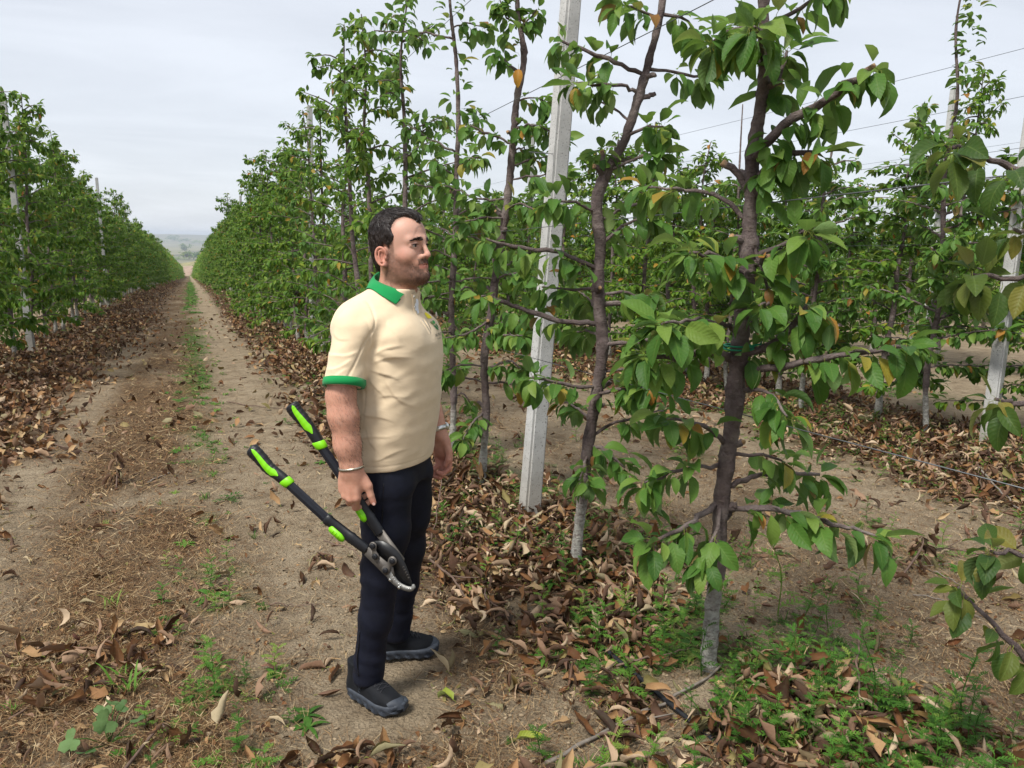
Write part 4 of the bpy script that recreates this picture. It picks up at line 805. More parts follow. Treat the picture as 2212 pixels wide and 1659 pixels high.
def weed(px, py, T, s, label, rz=0.0, mat=None):
    V, F, uv = T; o = obj('weed', V, F, mat or M_WEED, None, True, dict(leafuv=uv, tint=np.full(len(V), RS.random()*0.6))); o.location = gpt(px, py); o.rotation_euler = (0, 0, rz); o.scale = (s, s, s); tag(o, label, 'weed', 'single weeds')
for a in ((1355, 1530, W_MUG[3], 1.0, 'feathery bright green weed standing at the bottom, left of the nearest trunk'), (1680, 1330, W_MUG[3], 1.35, 'tall feathery weed right of the nearest trunk foot'), (1790, 1370, W_MUG[2], 1.0, 'smaller feathery weed at the edge of the dirt alley'), (1880, 1560, W_MUG[3], 1.1, 'feathery weed at the bottom right near the alley'), (2080, 1590, W_MUG[2], 1.2, 'dark feathery weed at the bottom right corner'),
          (1120, 1180, W_RO[0], 1.6, 'broad leaved rosette weed below the concrete post'), (1190, 1260, W_RO[1], 1.2, 'broad leaved rosette weed left of the leaning tree foot'), (460, 1290, W_RO[2], 1.0, 'dandelion like rosette beside the footpath'), (490, 1080, W_LOW[0], 1.5, 'pale feathery weed by the footpath near the grip ends'), (445, 1075, W_GR[0], 0.8, 'grass tuft left of the footpath'), (270, 1500, W_GR[1], 1.6, 'dark grass tuft in the straw at the lower left'), (240, 1310, W_GR[2], 1.2, 'grass tuft in the middle of the straw strip'), (20, 950, W_LOW[1], 1.6, 'green weed at the left edge beside the track'),
          (1540, 1560, W_GR[0], 1.5, 'single tall grass at the bottom beside the feathery weed'), (620, 915, W_LOW[2], 1.4, 'green weed behind the upper grip of the loppers'), (390, 870, W_LOW[3], 1.8, 'light green weed patch in the middle strip')):
    weed(*a)
# the lobed mallow at the bottom left
def mallow_leaf(r, L):
    a = np.linspace(-2.6, 2.6, 27); rad_ = 0.85*L*(0.50+0.45*np.abs(np.cos(a*1.55))**0.7+0.07*np.cos(a*11)); P = np.stack([np.sin(a)*rad_, np.cos(a)*rad_+L*0.2, 0.10*L*np.cos(a*3)], -1); V = np.vstack([[[0, 0, 0]], P]); return V, np.array([[0, i+1, i+2] for i in range(26)])
rm = np.random.default_rng(8); o = empty('mallow_plant', gpt(235, 1610)); tag(o, 'lobed broad leaved plant at the bottom left edge', 'weed')
M_MAL = leaf_material('mallow_green', [(0.0, (0.030, 0.090, 0.014)), (1.0, (0.075, 0.160, 0.026))], False, 0.25, 0.6, 0.2)
for i, (dx, dy, h, L) in enumerate(((-0.10, -0.02, 0.06, 0.05), (0.0, 0.02, 0.08, 0.055), (0.06, -0.05, 0.05, 0.045), (0.02, 0.10, 0.09, 0.04), (-0.03, 0.09, 0.07, 0.04), (0.09, 0.03, 0.06, 0.035), (-0.06, -0.08, 0.04, 0.04), (0.05, 0.06, 0.10, 0.03))):
    V, F = mallow_leaf(rm, L); l = obj('leaf', V, F, M_MAL, o, True, dict(leafuv=np.tile([0.4, 0.5], (len(V), 1)))); l.location = (dx, dy, h); l.rotation_euler = (rm.normal()*0.4, rm.normal()*0.4, rm.uniform(0, 6.28))
    V, F = tube([(0, 0, 0), (dx*0.6, dy*0.6, h*0.8), (dx, dy, h)], 0.002, 5); obj('stalk', V, F, M_MAL, o)
# ---- fallen twigs and prunings
def twig(pts, r, label, mat=None, lift=0.012, forks=()):
    P = []
    for q in pts:
        g = gpt(q[0], q[1]); P.append((g.x, g.y, g.z+lift+(q[2] if len(q) > 2 else 0)))
    Q = catmull(np.array(P), 14); Q[1:-1] += RS.normal(size=(12, 3))*0.004; V, F = tube(Q, np.linspace(r, r*0.55, 14), 7); o = obj('fallen_branch', V, F, mat or M_TWIG); tag(o, label, 'branch', 'prunings lying on the ground')
    for k, ang in forks:
        d = Q[min(k+1, 13)]-Q[k]; d /= np.linalg.norm(d); d2 = np.array([d[0]*math.cos(ang)-d[1]*math.sin(ang), d[0]*math.sin(ang)+d[1]*math.cos(ang), 0.12]); V, F = tube([Q[k], Q[k]+d2*0.08, Q[k]+d2*0.17+np.array([0, 0, 0.01])], [r*0.6, r*0.5, r*0.3], 5); obj('side_twig', V, F, mat or M_TWIG, o)
twig([(930, 1225, .03), (975, 1270, .05), (1010, 1310, .02)], 0.007, 'reddish pruned twig leaning beside the lopper tip', forks=((6, 0.7),)); twig([(955, 1060, .12), (945, 1130, .08), (925, 1200, .02)], 0.005, 'thin upright twig behind the legs of the man')
twig([(1180, 1655), (1330, 1575), (1480, 1500), (1560, 1440)], 0.008, 'long grey branch lying across the bottom toward the nearest trunk', M_TWIG2, forks=((5, -0.6),)); twig([(1585, 1640), (1560, 1560), (1545, 1490)], 0.005, 'thin red brown twig at the bottom below the nearest trunk')
twig([(20, 1560), (120, 1500), (250, 1450), (330, 1425)], 0.005, 'long thin branch lying in the straw at the lower left'); twig([(330, 1420), (355, 1390), (380, 1360)], 0.007, 'short stick with pale bark in the straw on the left')
twig([(320, 1045), (350, 1030), (385, 1020)], 0.007, 'short branch lying across the straw strip', M_TWIG2); twig([(580, 1310), (630, 1312), (690, 1310)], 0.0035, 'thin straight stick lying across the footpath'); twig([(490, 870), (560, 880), (620, 885)], 0.006, 'branch lying at the edge of the litter beyond the loppers')
twig([(1960, 1195), (2060, 1190), (2200, 1215)], 0.006, 'red brown pruned branch lying at the right end of the alley', forks=((5, 0.5), (9, -0.5))); twig([(2110, 1040, .1), (2160, 1080, .05), (2205, 1110)], 0.008, 'grey branch propped in the weeds at the right edge', M_TWIG2); twig([(1960, 1220), (2030, 1245), (2080, 1270)], 0.004, 'thin forked twig on the dirt alley', M_TWIG2, forks=((2, 0.8),))
twig([(80, 945), (160, 975), (260, 985)], 0.006, 'twig reaching out of the leaf heap on the left'); twig([(700, 1190, .05), (760, 1215, .06), (810, 1260, .02)], 0.004, 'thin purple twig under the lopper handles'); twig([(1330, 1455, .02), (1400, 1440, .03), (1480, 1420, .02)], 0.005, 'twig lying on the litter between the two nearest trunks'); twig([(1970, 1290), (2040, 1300), (2120, 1340)], 0.004, 'thin twig on the bare soil of the alley', M_TWIG2)
twig([(1845, 1450, .16), (1850, 1540, .05), (1870, 1580, 0.0)], 0.0045, 'dark red upright twig among the weeds at the lower right')
# crumbled leaf bits
P, z = sample_ground(110000, lambda x, y: np.clip(0.65*straw_amount(x, y)+0.9*litter_amount(x, y), 0, 1)**1.9, 1.15, 9.0, (-2.5, 6)); P[:, 2] += 0.006; n = len(P)
V, F, uv, t = scatter_join([scatter(DEAD_M[k], P[k::4], rand_frames(len(P[k::4]), 0.4), RS.uniform(0.10, 0.38, len(P[k::4])), RS.random(len(P[k::4]))*0.8) for k in range(4)])
tag(obj('leaf_crumbs', V, F, M_DEAD, None, True, dict(leafuv=uv, tint=t)), 'crumbled bits of dead leaves trodden into the path', 'leaf litter', kind='stuff')
# ---- irrigation hose
M_HOSE = simple('black_hose', (0.014, 0.015, 0.018), 0.5, var=0.4, scale=15)
ys = np.concatenate([np.arange(0.9, 8, 0.15), np.arange(8, 60, 1.0)]); xs = 1.55+0.03*np.sin(ys*1.3)+0.05*fbm(ys*0.8, 0*ys, 0, 2); zz = ground_z(xs, ys, False)-0.004+0.022*np.sin(ys*3.3)
V, F = tube(np.stack([xs, ys, zz], -1), 0.0095, 9); tag(obj('irrigation_hose', V, F, M_HOSE), 'black irrigation hose half buried in leaves along the tree row', 'hose')
# ---- a few eye-catching single leaves
def lone_leaf(px, py, k, s, mat, label, rz, tilt=0.2):
    V, F, UV = DEAD_T[k]; o = obj('lone_leaf', V, F, mat, None, True, dict(leafuv=UV)); g = gpt(px, py); o.location = (g.x, g.y, g.z+0.012); o.rotation_euler = (tilt, 0.1, rz); o.scale = (s, s, s); tag(o, label, 'leaf', 'single leaves on bare soil')
M_YEL = leaf_material('yellow_green_leaf', [(0.0, (0.22, 0.27, 0.035)), (1.0, (0.30, 0.33, 0.05))], True, 0.2)
lone_leaf(1105, 1605, 0, 1.0, M_YEL, 'yellow green leaf with holes lying on bare soil at the bottom', -1.9, 0.0); lone_leaf(985, 1525, 3, 1.0, M_YEL, 'curled lime green leaf on the soil right of the front shoe', 0.6, 0.4); lone_leaf(655, 1185, 7, 0.6, M_DEAD, 'small red brown leaf alone on the footpath below the lower handle', 1.2)
lone_leaf(1240, 1570, 0, 0.9, M_DEAD, 'dark red leaf at the edge of the bare soil patch', 1.7); lone_leaf(350, 1385, 2, 0.8, M_DEAD, 'flat tan leaf in the straw at the lower left', 0.3)
# ---- haze over the valley
hb = NT('haze_air'); hb.n.remove(hb.b); pv = hb.node('ShaderNodeVolumePrincipled'); pv.inputs['Density'].default_value = 0.00017; pv.inputs['Color'].default_value = (0.76, 0.84, 0.95, 1); pv.inputs['Anisotropy'].default_value = 0.0
hb.l.new(pv.outputs[0], hb.out.inputs['Volume'])
x0, x1, y0, y1, z0, z1 = -7200, 7200, -460, 9900, -62, 34
HV = np.array([(x, y, z) for x in (x0, x1) for y in (y0, y1) for z in (z0, z1)], float); HF = np.array([[0, 1, 3, 2], [4, 6, 7, 5], [0, 4, 5, 1], [2, 3, 7, 6], [0, 2, 6, 4], [1, 5, 7, 3]])
tag(obj('haze', HV, HF, hb.m, None, False), 'thin bluish haze over the valley', 'haze', kind='stuff')
# ================================================================== person
def smin(a, b, k):
    if k <= 0: return np.minimum(a, b)
    h = np.maximum(k-np.abs(a-b), 0)/k
    return np.minimum(a, b)-h*h*k*0.25
class Field:
    def __init__(s, lo, hi, h):
        s.lo = np.array(lo, float); s.h = h
        s.ax = [np.arange(l, u+h, h, dtype=np.float32) for l, u in zip(lo, hi)]
        s.D = np.full([len(a) for a in s.ax], 0.5, np.float32)
    def _sub(s, lo, hi, m):
        sl = []
        for i in range(3):
            a = max(0, int((lo[i]-m-s.lo[i])/s.h)); b = min(len(s.ax[i]), int((hi[i]+m-s.lo[i])/s.h)+2)
            if b <= a: return None, None
            sl.append(slice(a, b))
        X = s.ax[0][sl[0]][:, None, None]; Y = s.ax[1][sl[1]][None, :, None]; Z = s.ax[2][sl[2]][None, None, :]
        return tuple(sl), (X, Y, Z)
    def op(s, fn, lo, hi, k=0.0, sub=False):
        sl, P = s._sub(lo, hi, k*1.3+s.h*3)
        if sl is None: return
        d = fn(*P).astype(np.float32)
        s.D[sl] = -smin(-s.D[sl], d, k) if sub else smin(s.D[sl], d, k)
    def ell(s, c, r, k=0.0, sub=False, rot=None):
        c = np.array(c, float); r = np.array(r, float)
        R = np.array(rot.to_matrix()).T if rot is not None else None
        def fn(X, Y, Z):
            x, y, z = X-c[0], Y-c[1], Z-c[2]
            if R is not None: x, y, z = (R[0, 0]*x+R[0, 1]*y+R[0, 2]*z, R[1, 0]*x+R[1, 1]*y+R[1, 2]*z, R[2, 0]*x+R[2, 1]*y+R[2, 2]*z)
            k0 = np.sqrt((x/r[0])**2+(y/r[1])**2+(z/r[2])**2); k1 = np.sqrt((x/r[0]**2)**2+(y/r[1]**2)**2+(z/r[2]**2)**2)+1e-6
            return k0*(k0-1)/k1
        m = max(r) if R is not None else r
        s.op(fn, c-m, c+m, k, sub)
    def cone(s, a, b, r1, r2, k=0.0, sub=False):
        a = np.array(a, float); b = np.array(b, float); ab = b-a; L = ab@ab
        def fn(X, Y, Z):
            x, y, z = X-a[0], Y-a[1], Z-a[2]
            t = np.clip((x*ab[0]+y*ab[1]+z*ab[2])/L, 0, 1)
            return np.sqrt((x-t*ab[0])**2+(y-t*ab[1])**2+(z-t*ab[2])**2)-(r1+t*(r2-r1))
        m = max(r1, r2); s.op(fn, np.minimum(a, b)-m, np.maximum(a, b)+m, k, sub)
    def chain(s, pts, rs, k=0.0):
        for i in range(len(pts)-1): s.cone(pts[i], pts[i+1], rs[i], rs[i+1], k)
    def loft(s, rows, n=2.3, k=0.0):
        """rows (z,cx,cy,rx,ry) ascending z"""
        rows = np.array(rows, float); zz = np.linspace(rows[0, 0], rows[-1, 0], 200)
        c = catmull(rows, 400); cols = [np.interp(zz, c[:, 0], c[:, i]) for i in range(1, 5)]
        z0, z1 = rows[0, 0], rows[-1, 0]
        def fn(X, Y, Z):
            cx, cy, rx, ry = [np.interp(Z, zz, q) for q in cols]
            q = ((np.abs(X-cx)/rx)**n+(np.abs(Y-cy)/ry)**n)**(1/n)
            d = (q-1)*np.minimum(rx, ry)
            return np.maximum(d, np.maximum(z0-Z, Z-z1))
        lo = (np.min(rows[:, 1]-rows[:, 3]), np.min(rows[:, 2]-rows[:, 4]), z0); hi = (np.max(rows[:, 1]+rows[:, 3]), np.max(rows[:, 2]+rows[:, 4]), z1)
        s.op(fn, lo, hi, k)
    def plane_cut(s, n, d):
        """keep the side where n.p < d"""
        X, Y, Z = s.ax[0][:, None, None], s.ax[1][None, :, None], s.ax[2][None, None, :]
        s.D = np.maximum(s.D, (n[0]*X+n[1]*Y+n[2]*Z-d).astype(np.float32))
    def sample(s, P):
        q = (np.asarray(P)-s.lo)/s.h; i = np.clip(q.astype(int), 0, np.array(s.D.shape)-2); t = np.clip(q-i, 0, 1); r = 0
        for a in (0, 1):
            for b in (0, 1):
                for c in (0, 1):
                    w = (t[:, 0] if a else 1-t[:, 0])*(t[:, 1] if b else 1-t[:, 1])*(t[:, 2] if c else 1-t[:, 2])
                    r = r+w*s.D[i[:, 0]+a, i[:, 1]+b, i[:, 2]+c]
        return r
    def grad(s, P):
        P = np.asarray(P, float); e = s.h; g = []
        for i in range(3):
            d = np.zeros(3); d[i] = e; g.append(s.sample(P+d)-s.sample(P-d))
        g = np.stack(g, -1); return g/(np.linalg.norm(g, axis=1)[:, None]+1e-9)
    def project(s, P, off=0.0, it=5):
        P = np.array(P, float)
        for _ in range(it): P -= s.grad(P)*(s.sample(P)-off)[:, None]*0.9
        return P
    def mesh(s, smooth=2):
        D = s.D; ins = D < 0; nx, ny, nz = D.shape
        cnt = np.zeros((nx-1, ny-1, nz-1), np.int8)
        for a in (0, 1):
            for b in (0, 1):
                for c in (0, 1): cnt += ins[a:nx-1+a, b:ny-1+b, c:nz-1+c]
        act = (cnt > 0) & (cnt < 8); I = np.argwhere(act); idx = np.full(act.shape, -1, np.int64); idx[act] = np.arange(len(I))
        S = np.zeros((len(I), 3)); N = np.zeros(len(I))
        cor = [(a, b, c) for a in (0, 1) for b in (0, 1) for c in (0, 1)]
        val = {c: D[I[:, 0]+c[0], I[:, 1]+c[1], I[:, 2]+c[2]] for c in cor}
        for c in cor:
            for ax in range(3):
                if c[ax]: continue
                e = list(c); e[ax] = 1; e = tuple(e); va, vb = val[c], val[e]; m = (va < 0) != (vb < 0)
                t = np.where(m, va/(va-vb+1e-12), 0); p = np.tile(np.array(c, float), (len(I), 1)); p[:, ax] += t
                S[m] += p[m]; N += m
        V = s.lo+(I+S/N[:, None])*s.h; Q = []
        for ax in range(3):
            o1, o2 = [(1, 2), (2, 0), (0, 1)][ax]
            sh = [slice(None)]*3; sh2 = [slice(None)]*3; sh[ax] = slice(0, -1); sh2[ax] = slice(1, None)
            A, Bv = ins[tuple(sh)], ins[tuple(sh2)]
            E = np.argwhere(A != Bv); E = E[(E[:, o1] > 0) & (E[:, o2] > 0) & (E[:, o1] < D.shape[o1]-1) & (E[:, o2] < D.shape[o2]-1)]
            fl = A[E[:, 0], E[:, 1], E[:, 2]]
            def cell(d1, d2):
                q = E.copy(); q[:, o1] -= d1; q[:, o2] -= d2; return idx[q[:, 0], q[:, 1], q[:, 2]]
            q = np.stack([cell(1, 1), cell(0, 1), cell(0, 0), cell(1, 0)], -1); q[~fl] = q[~fl][:, ::-1]; Q.append(q)
        F = np.concatenate(Q); F = F[(F >= 0).all(1)]
        for _ in range(smooth):
            acc = np.zeros_like(V); n = np.zeros(len(V))
            for i, j in ((0, 1), (1, 2), (2, 3), (3, 0)):
                np.add.at(acc, F[:, i], V[F[:, j]]); np.add.at(acc, F[:, j], V[F[:, i]]); np.add.at(n, F[:, i], 1); np.add.at(n, F[:, j], 1)
            V = V*0.5+0.5*acc/np.maximum(n, 1)[:, None]
        return V, F
def vnormals(V, F):
    n = np.zeros_like(V); a, b, c, d = (V[F[:, i]] for i in range(4)); fn = np.cross(c-a, d-b)
    for i in range(4): np.add.at(n, F[:, i], fn)
    return n/(np.linalg.norm(n, axis=1)[:, None]+1e-12)
def ss(a, b, x):
    t = np.clip((x-a)/(b-a), 0, 1); return t*t*(3-2*t)

PM = Vector((0.656, 2.716, -SLOPE*2.72)); PHEAD = rad(-38.0)

# ---- materials of the person
def skin_material():
    m = NT('skin'); c = m.coord()
    n1 = m.noise(c, 55, 5); n2 = m.noise(c, 14, 3)
    base = m.ramp(n1, [(0.3, (0.46, 0.235, 0.155)), (0.7, (0.57, 0.315, 0.22))])
    base = m.mix(m.math('MULTIPLY', n2, 0.35), base, (0.56, 0.24, 0.18))
    base = m.mix(m.attr('face'), base, (0.56, 0.325, 0.245))
    base = m.mix(m.attr('red'), base, (0.50, 0.13, 0.105))
    hair = m.ramp(m.noise(m.coord('Object', (1, 1, 0.5)), 700, 2), [(0.35, (0.060, 0.031, 0.022)), (0.65, (0.105, 0.057, 0.038))])
    base = m.mix(m.math('MULTIPLY', m.attr('beard'), 0.74), base, hair)
    m.set(color=base, rough=0.52, spec=0.35, sss=0.12)
    m.b.inputs['Subsurface Radius'].default_value = (1, 0.35, 0.2); m.b.inputs['Subsurface Scale'].default_value = 0.006
    m.set(normal=m.bump(m.noise(c, 330, 3), 0.18, 0.0015))
    return m.m
def cloth_material(name, color, scale=900, bump=0.25, rough=0.85, var=0.07, sheen=0.15, wscale=9):
    m = NT(name); c = m.coord(); n = m.noise(c, 26, 4)
    lo = tuple(x*(1-var) for x in color); hi = tuple(min(1, x*(1+var)) for x in color)
    m.set(color=m.ramp(n, [(0.3, lo), (0.7, hi)]), rough=rough, spec=0.2, sheen=sheen)
    wr = m.noise(m.coord('Object', (1, 1, 2.2)), wscale, 4, 0.5, dist=0.6)
    b1 = m.bump(wr, 0.22, 0.010); m.set(normal=m.bump(m.noise(c, scale, 2), bump, 0.0006, b1)); return m.m
M_SKIN = skin_material()
M_SHIRT = cloth_material('cream_cotton', (0.71, 0.565, 0.385), var=0.025)
M_GREEN = cloth_material('green_rib', (0.006, 0.235, 0.062), 700)
M_TROUS = cloth_material('navy_trousers', (0.0068, 0.0082, 0.0165), 1200, 0.12, 0.62, 0.25, 0.0, 14)
M_WHITE = cloth_material('white_cotton', (0.80, 0.82, 0.87))
M_HAIR = None
def hair_material(name, a, b):
    m = NT(name); t = m.attr('tint'); m.set(color=m.ramp(t, [(0.0, a), (1.0, b)]), rough=0.42, spec=0.5); return m.m
M_HAIR = hair_material('dark_hair', (0.006, 0.0045, 0.0045), (0.055, 0.038, 0.032))
M_BEARD = hair_material('brown_beard', (0.014, 0.008, 0.006), (0.15, 0.082, 0.050))
M_ARMHAIR = hair_material('arm_hair', (0.05, 0.022, 0.013), (0.10, 0.05, 0.03))

# ---- head (head frame: x forward, y left, z up, origin between the eyes' level and ears)
HO = np.array([0.026, 0.0, 1.683])
hf = Field((-0.135, -0.10, -0.235), (0.14, 0.10, 0.13), 0.0024)
hf.ell((-0.014, 0, 0.030), (0.094, 0.0755, 0.082))
hf.ell((0.036, 0, 0.033), (0.060, 0.066, 0.064), 0.03)
hf.ell((0.026, 0, -0.035), (0.068, 0.0655, 0.085), 0.03)
hf.ell((0.028, 0, -0.080), (0.074, 0.057, 0.046), 0.03)
for sg in (-1, 1):
    hf.cone((-0.012, sg*0.050, -0.066), (0.074, sg*0.022, -0.105), 0.021, 0.018, 0.025)
    hf.ell((0.060, sg*0.037, -0.036), (0.031, 0.028, 0.028), 0.02)
    hf.cone((0.075, sg*0.044, 0.016), (0.0925, sg*0.012, 0.018), 0.0125, 0.0125, 0.016)
hf.ell((0.094, 0, -0.106), (0.026, 0.027, 0.022), 0.02)
hf.ell((0.040, 0, -0.112), (0.062, 0.050, 0.033), 0.03)
hf.cone((-0.004, 0, -0.06), (-0.016, 0, -0.20), 0.059, 0.068, 0.03)
hf.cone((-0.020, 0, -0.20), (-0.03, 0, -0.24), 0.075, 0.10, 0.03)
for sg in (-1, 1):
    hf.ell((0.103, sg*0.034, 0.001), (0.018, 0.018, 0.0125), 0.014, True)
    hf.ell((0.0790, sg*0.034, -0.002), (0.0100, 0.0150, 0.0120), 0.003)
    hf.cone((0.0910, sg*0.020, 0.0045), (0.0915, sg*0.034, 0.0068), 0.0036, 0.0040, 0.003); hf.cone((0.0915, sg*0.034, 0.0068), (0.0815, sg*0.050, 0.0005), 0.0040, 0.0032, 0.003)     # upper lid
    hf.cone((0.0905, sg*0.020, -0.0055), (0.0895, sg*0.034, -0.0098), 0.0028, 0.0034, 0.004); hf.cone((0.0895, sg*0.034, -0.0098), (0.0815, sg*0.050, -0.0045), 0.0034, 0.003, 0.004)     # lower lid
hf.cone((0.098, 0, 0.010), (0.1185, 0, -0.028), 0.0070, 0.0085, 0.012)
hf.ell((0.1185, 0, -0.0345), (0.0120, 0.0105, 0.0095), 0.007)
for sg in (-1, 1):
    hf.ell((0.1045, sg*0.0145, -0.0385), (0.0125, 0.0085, 0.0088), 0.006)
    hf.ell((0.1115, sg*0.0085, -0.0465), (0.006, 0.0038, 0.0035), 0.002, True)
hf.ell((0.080, 0, -0.066), (0.029, 0.035, 0.025), 0.018)
for sg in (-1, 1):
    hf.cone((0.1085, 0, -0.0620), (0.0960, sg*0.026, -0.0685), 0.0040, 0.0026, 0.005)
    hf.cone((0.1060, 0, -0.0735), (0.0960, sg*0.024, -0.0700), 0.0052, 0.0028, 0.005)
    hf.cone((0.1125, 0, -0.0672), (0.0985, sg*0.028, -0.0695), 0.0022, 0.0018, 0.002, True)
    # ear
    ec = np.array([-0.014, sg*0.0735, -0.042])
    def ep(u, r1=0.0205, r2=0.031, o=0.012):
        x = math.cos(u)*r1; z = math.sin(u)*r2
        return ec+np.array([x*0.95-z*0.22, sg*(o-0.30*x), z+x*0.05])
    hf.ell(ec+(0.002, 0.0, 0), (0.020, 0.010, 0.030), 0.010)
    us = np.linspace(-1.9, 1.9+math.pi*0.55, 16)[::1]+math.pi*0.12
    us = np.linspace(0.15, 0.15+math.pi*1.45, 36)
    pts = [ep(u) for u in us]
    hf.chain(pts, [0.0042]*len(pts), 0.002)
    hf.ell(ec+(0.009, sg*0.004, -0.030), (0.0085, 0.0055, 0.0095), 0.008)     # lobe
    hf.ell(ec+(0.0045, sg*0.0125, -0.001), (0.0100, 0.0090, 0.0170), 0.003, True)
    hf.chain([ep(u, 0.011, 0.021, 0.010) for u in np.linspace(0.9, 4.2, 20)], [0.0034]*20, 0.002)
    hf.ell(ec+(0.015, sg*0.008, -0.005), (0.0045, 0.0045, 0.006), 0.005)      # tragus
hv, hfaces = hf.mesh(2)
HY = rad(-12); HRM = 0.975*np.array([[math.cos(HY), -math.sin(HY), 0], [math.sin(HY), math.cos(HY), 0], [0, 0, 1.0]])
def H2P(P): return np.asarray(P)@HRM.T+HO        # head frame to person frame
def HD(d): return np.asarray(d)@HRM.T

# beard / redness masks in head coordinates
def beard_mask(P):
    x, y, z = P[:, 0], np.abs(P[:, 1]), P[:, 2]
    # upper boundary of the cheek beard: from sideburn down to the moustache
    zb = np.interp(x, [-0.01, 0.012, 0.03, 0.055, 0.078, 0.094], [0.0, -0.016, -0.036, -0.050, -0.058, -0.066])
    cheek = ss(0.016, -0.018, z-zb)*ss(-0.006, 0.012, x+0.35*np.minimum(z+0.05, 0)*-1.0)
    under = ss(-0.160, -0.125, z+0.25*np.minimum(x-0.03, 0))
    b = cheek*under
    st = ss(0.052, 0.070, y+0.0*x)*ss(-0.004, 0.006, x)*ss(0.030, 0.024, x)*ss(-0.06, -0.03, z)*ss(0.03, 0.0, z)
    mo = ss(0.083, 0.095, x)*ss(0.033, 0.026, y)*ss(-0.0440, -0.0500, z+0.10*np.maximum(y-0.006, 0)*0)*ss(-0.0645, -0.0600, z+0.22*y)
    gap = ss(0.018, 0.010, y)*ss(0.09, 0.1, x)*ss(-0.098, -0.088, z)*ss(-0.076, -0.082, z)*0.55     # thinner below the lip
    b = np.maximum(np.maximum(b*(1-gap), st*0.8), mo)
    lip = ss(0.094, 0.100, x)*ss(0.029, 0.025, y)*ss(-0.0825, -0.0785, z)*ss(-0.0590, -0.0615, z+0.22*y)
    return np.clip(b*(1-lip), 0, 1), lip
bd, lip = beard_mask(hv)
bn = 0.88+0.12*fbm(hv[:, 0]*90, hv[:, 1]*90, hv[:, 2]*90, 2)
red = np.maximum(lip*0.5, 0.40*np.exp(-((hv-np.array([0.117, 0, -0.032]))**2).sum(1)/0.012**2))
yy = np.abs(hv[:, 1]); ear = ss(0.070, 0.078, yy)*ss(0.03, 0.0, hv[:, 0])*ss(-0.09, -0.07, hv[:, 2])*ss(0.02, 0.0, hv[:, 2])
red = np.maximum(red, ear*0.28)
red = np.maximum(red, 0.22*np.exp(-((hv[:, 0]-0.06)**2+(hv[:, 2]+0.03)**2)/0.022**2))
face = ss(-0.06, -0.02, hv[:, 2])*ss(-0.01, 0.03, hv[:, 0])*0.9

# ---- arms and hands (person frame)
def hand_right(F, W):
    W = np.array(W)
    k = 0.012
    mc = dict(p=(-0.036, 0.008, -0.080), r=(-0.021, 0.000, -0.096), m=(0.000, -0.005, -0.103), i=(0.021, -0.003, -0.098))
    ca = dict(p=(-0.024, 0.004, -0.014), r=(-0.010, -0.003, -0.012), m=(0.006, -0.004, -0.012), i=(0.020, -0.002, -0.014))
    for q in 'prmi': F.cone(W+ca[q], W+mc[q], 0.0185, 0.0145 if q != 'p' else 0.0135, k)
    F.ell(W+(-0.006, 0.014, -0.052), (0.040, 0.016, 0.046), 0.015)
    F.ell(W+(-0.030, 0.012, -0.050), (0.018, 0.017, 0.040), 0.015)
    for q in 'prmi': F.ell(W+np.array(mc[q])+(0, -0.004, 0.002), (0.011, 0.010, 0.011), 0.006)
    fing = dict(i=[(0.004, 0.020, -0.140), (0.016, 0.050, -0.146), (0.036, 0.064, -0.128)],
                m=[(-0.020, 0.024, -0.127), (-0.004, 0.058, -0.130), (0.018, 0.070, -0.112)],
                r=[(-0.040, 0.030, -0.108), (-0.022, 0.060, -0.108), (0.000, 0.070, -0.092)],
                p=[(-0.050, 0.034, -0.086), (-0.034, 0.060, -0.084), (-0.014, 0.067, -0.072)])
    for q, fp in fing.items():
        s = 0.88 if q == 'p' else 1.0
        ch = [W+np.array(mc[q])]+[W+np.array(a) for a in fp]
        F.cone(ch[0], ch[1], 0.0138*s, 0.0128*s, 0.004); F.cone(ch[1], ch[2], 0.0125*s, 0.0108*s, 0.003); F.cone(ch[2], ch[3], 0.0108*s, 0.009*s, 0.003)
    th = [W+np.array(a) for a in ((0.022, 0.010, -0.022), (0.054, 0.014, -0.058), (0.0625, 0.016, -0.090), (0.070, 0.020, -0.115))]
    F.cone(th[0], th[1], 0.020, 0.0148, 0.016); F.cone(th[1], th[2], 0.0138, 0.0118, 0.006); F.cone(th[2], th[3], 0.0118, 0.0098, 0.003)
    F.ell(W+(0.034, 0.014, -0.048), (0.022, 0.014, 0.028), 0.014)
    return th
WR = np.array([-0.036, -0.268, 0.950])
af = Field((-0.17, -0.36, 0.77), (0.06, -0.17, 1.40), 0.0028)
af.chain([(-0.050, -0.228, 1.40), (-0.062, -0.254, 1.27), (-0.068, -0.264, 1.19)], [0.034, 0.040, 0.0420], 0.03)
af.chain([(-0.068, -0.264, 1.20), (-0.062, -0.270, 1.13), (-0.050, -0.270, 1.03), WR], [0.0425, 0.0430, 0.0350, 0.0262], 0.03)
af.chain([(-0.050, -0.268, 1.12), (-0.044, -0.268, 1.03), WR+(0.010, 0.001, 0.0)], [0.037, 0.0305, 0.0245], 0.03)
af.cone(WR+(-0.011, 0.0, 0.01), WR+(-0.010, 0.001, -0.015), 0.0262, 0.025, 0.015); af.cone(WR+(0.012, 0.0, 0.01), WR+(0.010, 0.001, -0.02), 0.0255, 0.024, 0.015)
af.ell((-0.098, -0.264, 1.185), (0.016, 0.02, 0.028), 0.025)
thumb = hand_right(af, WR)
av, afc = af.mesh(2)
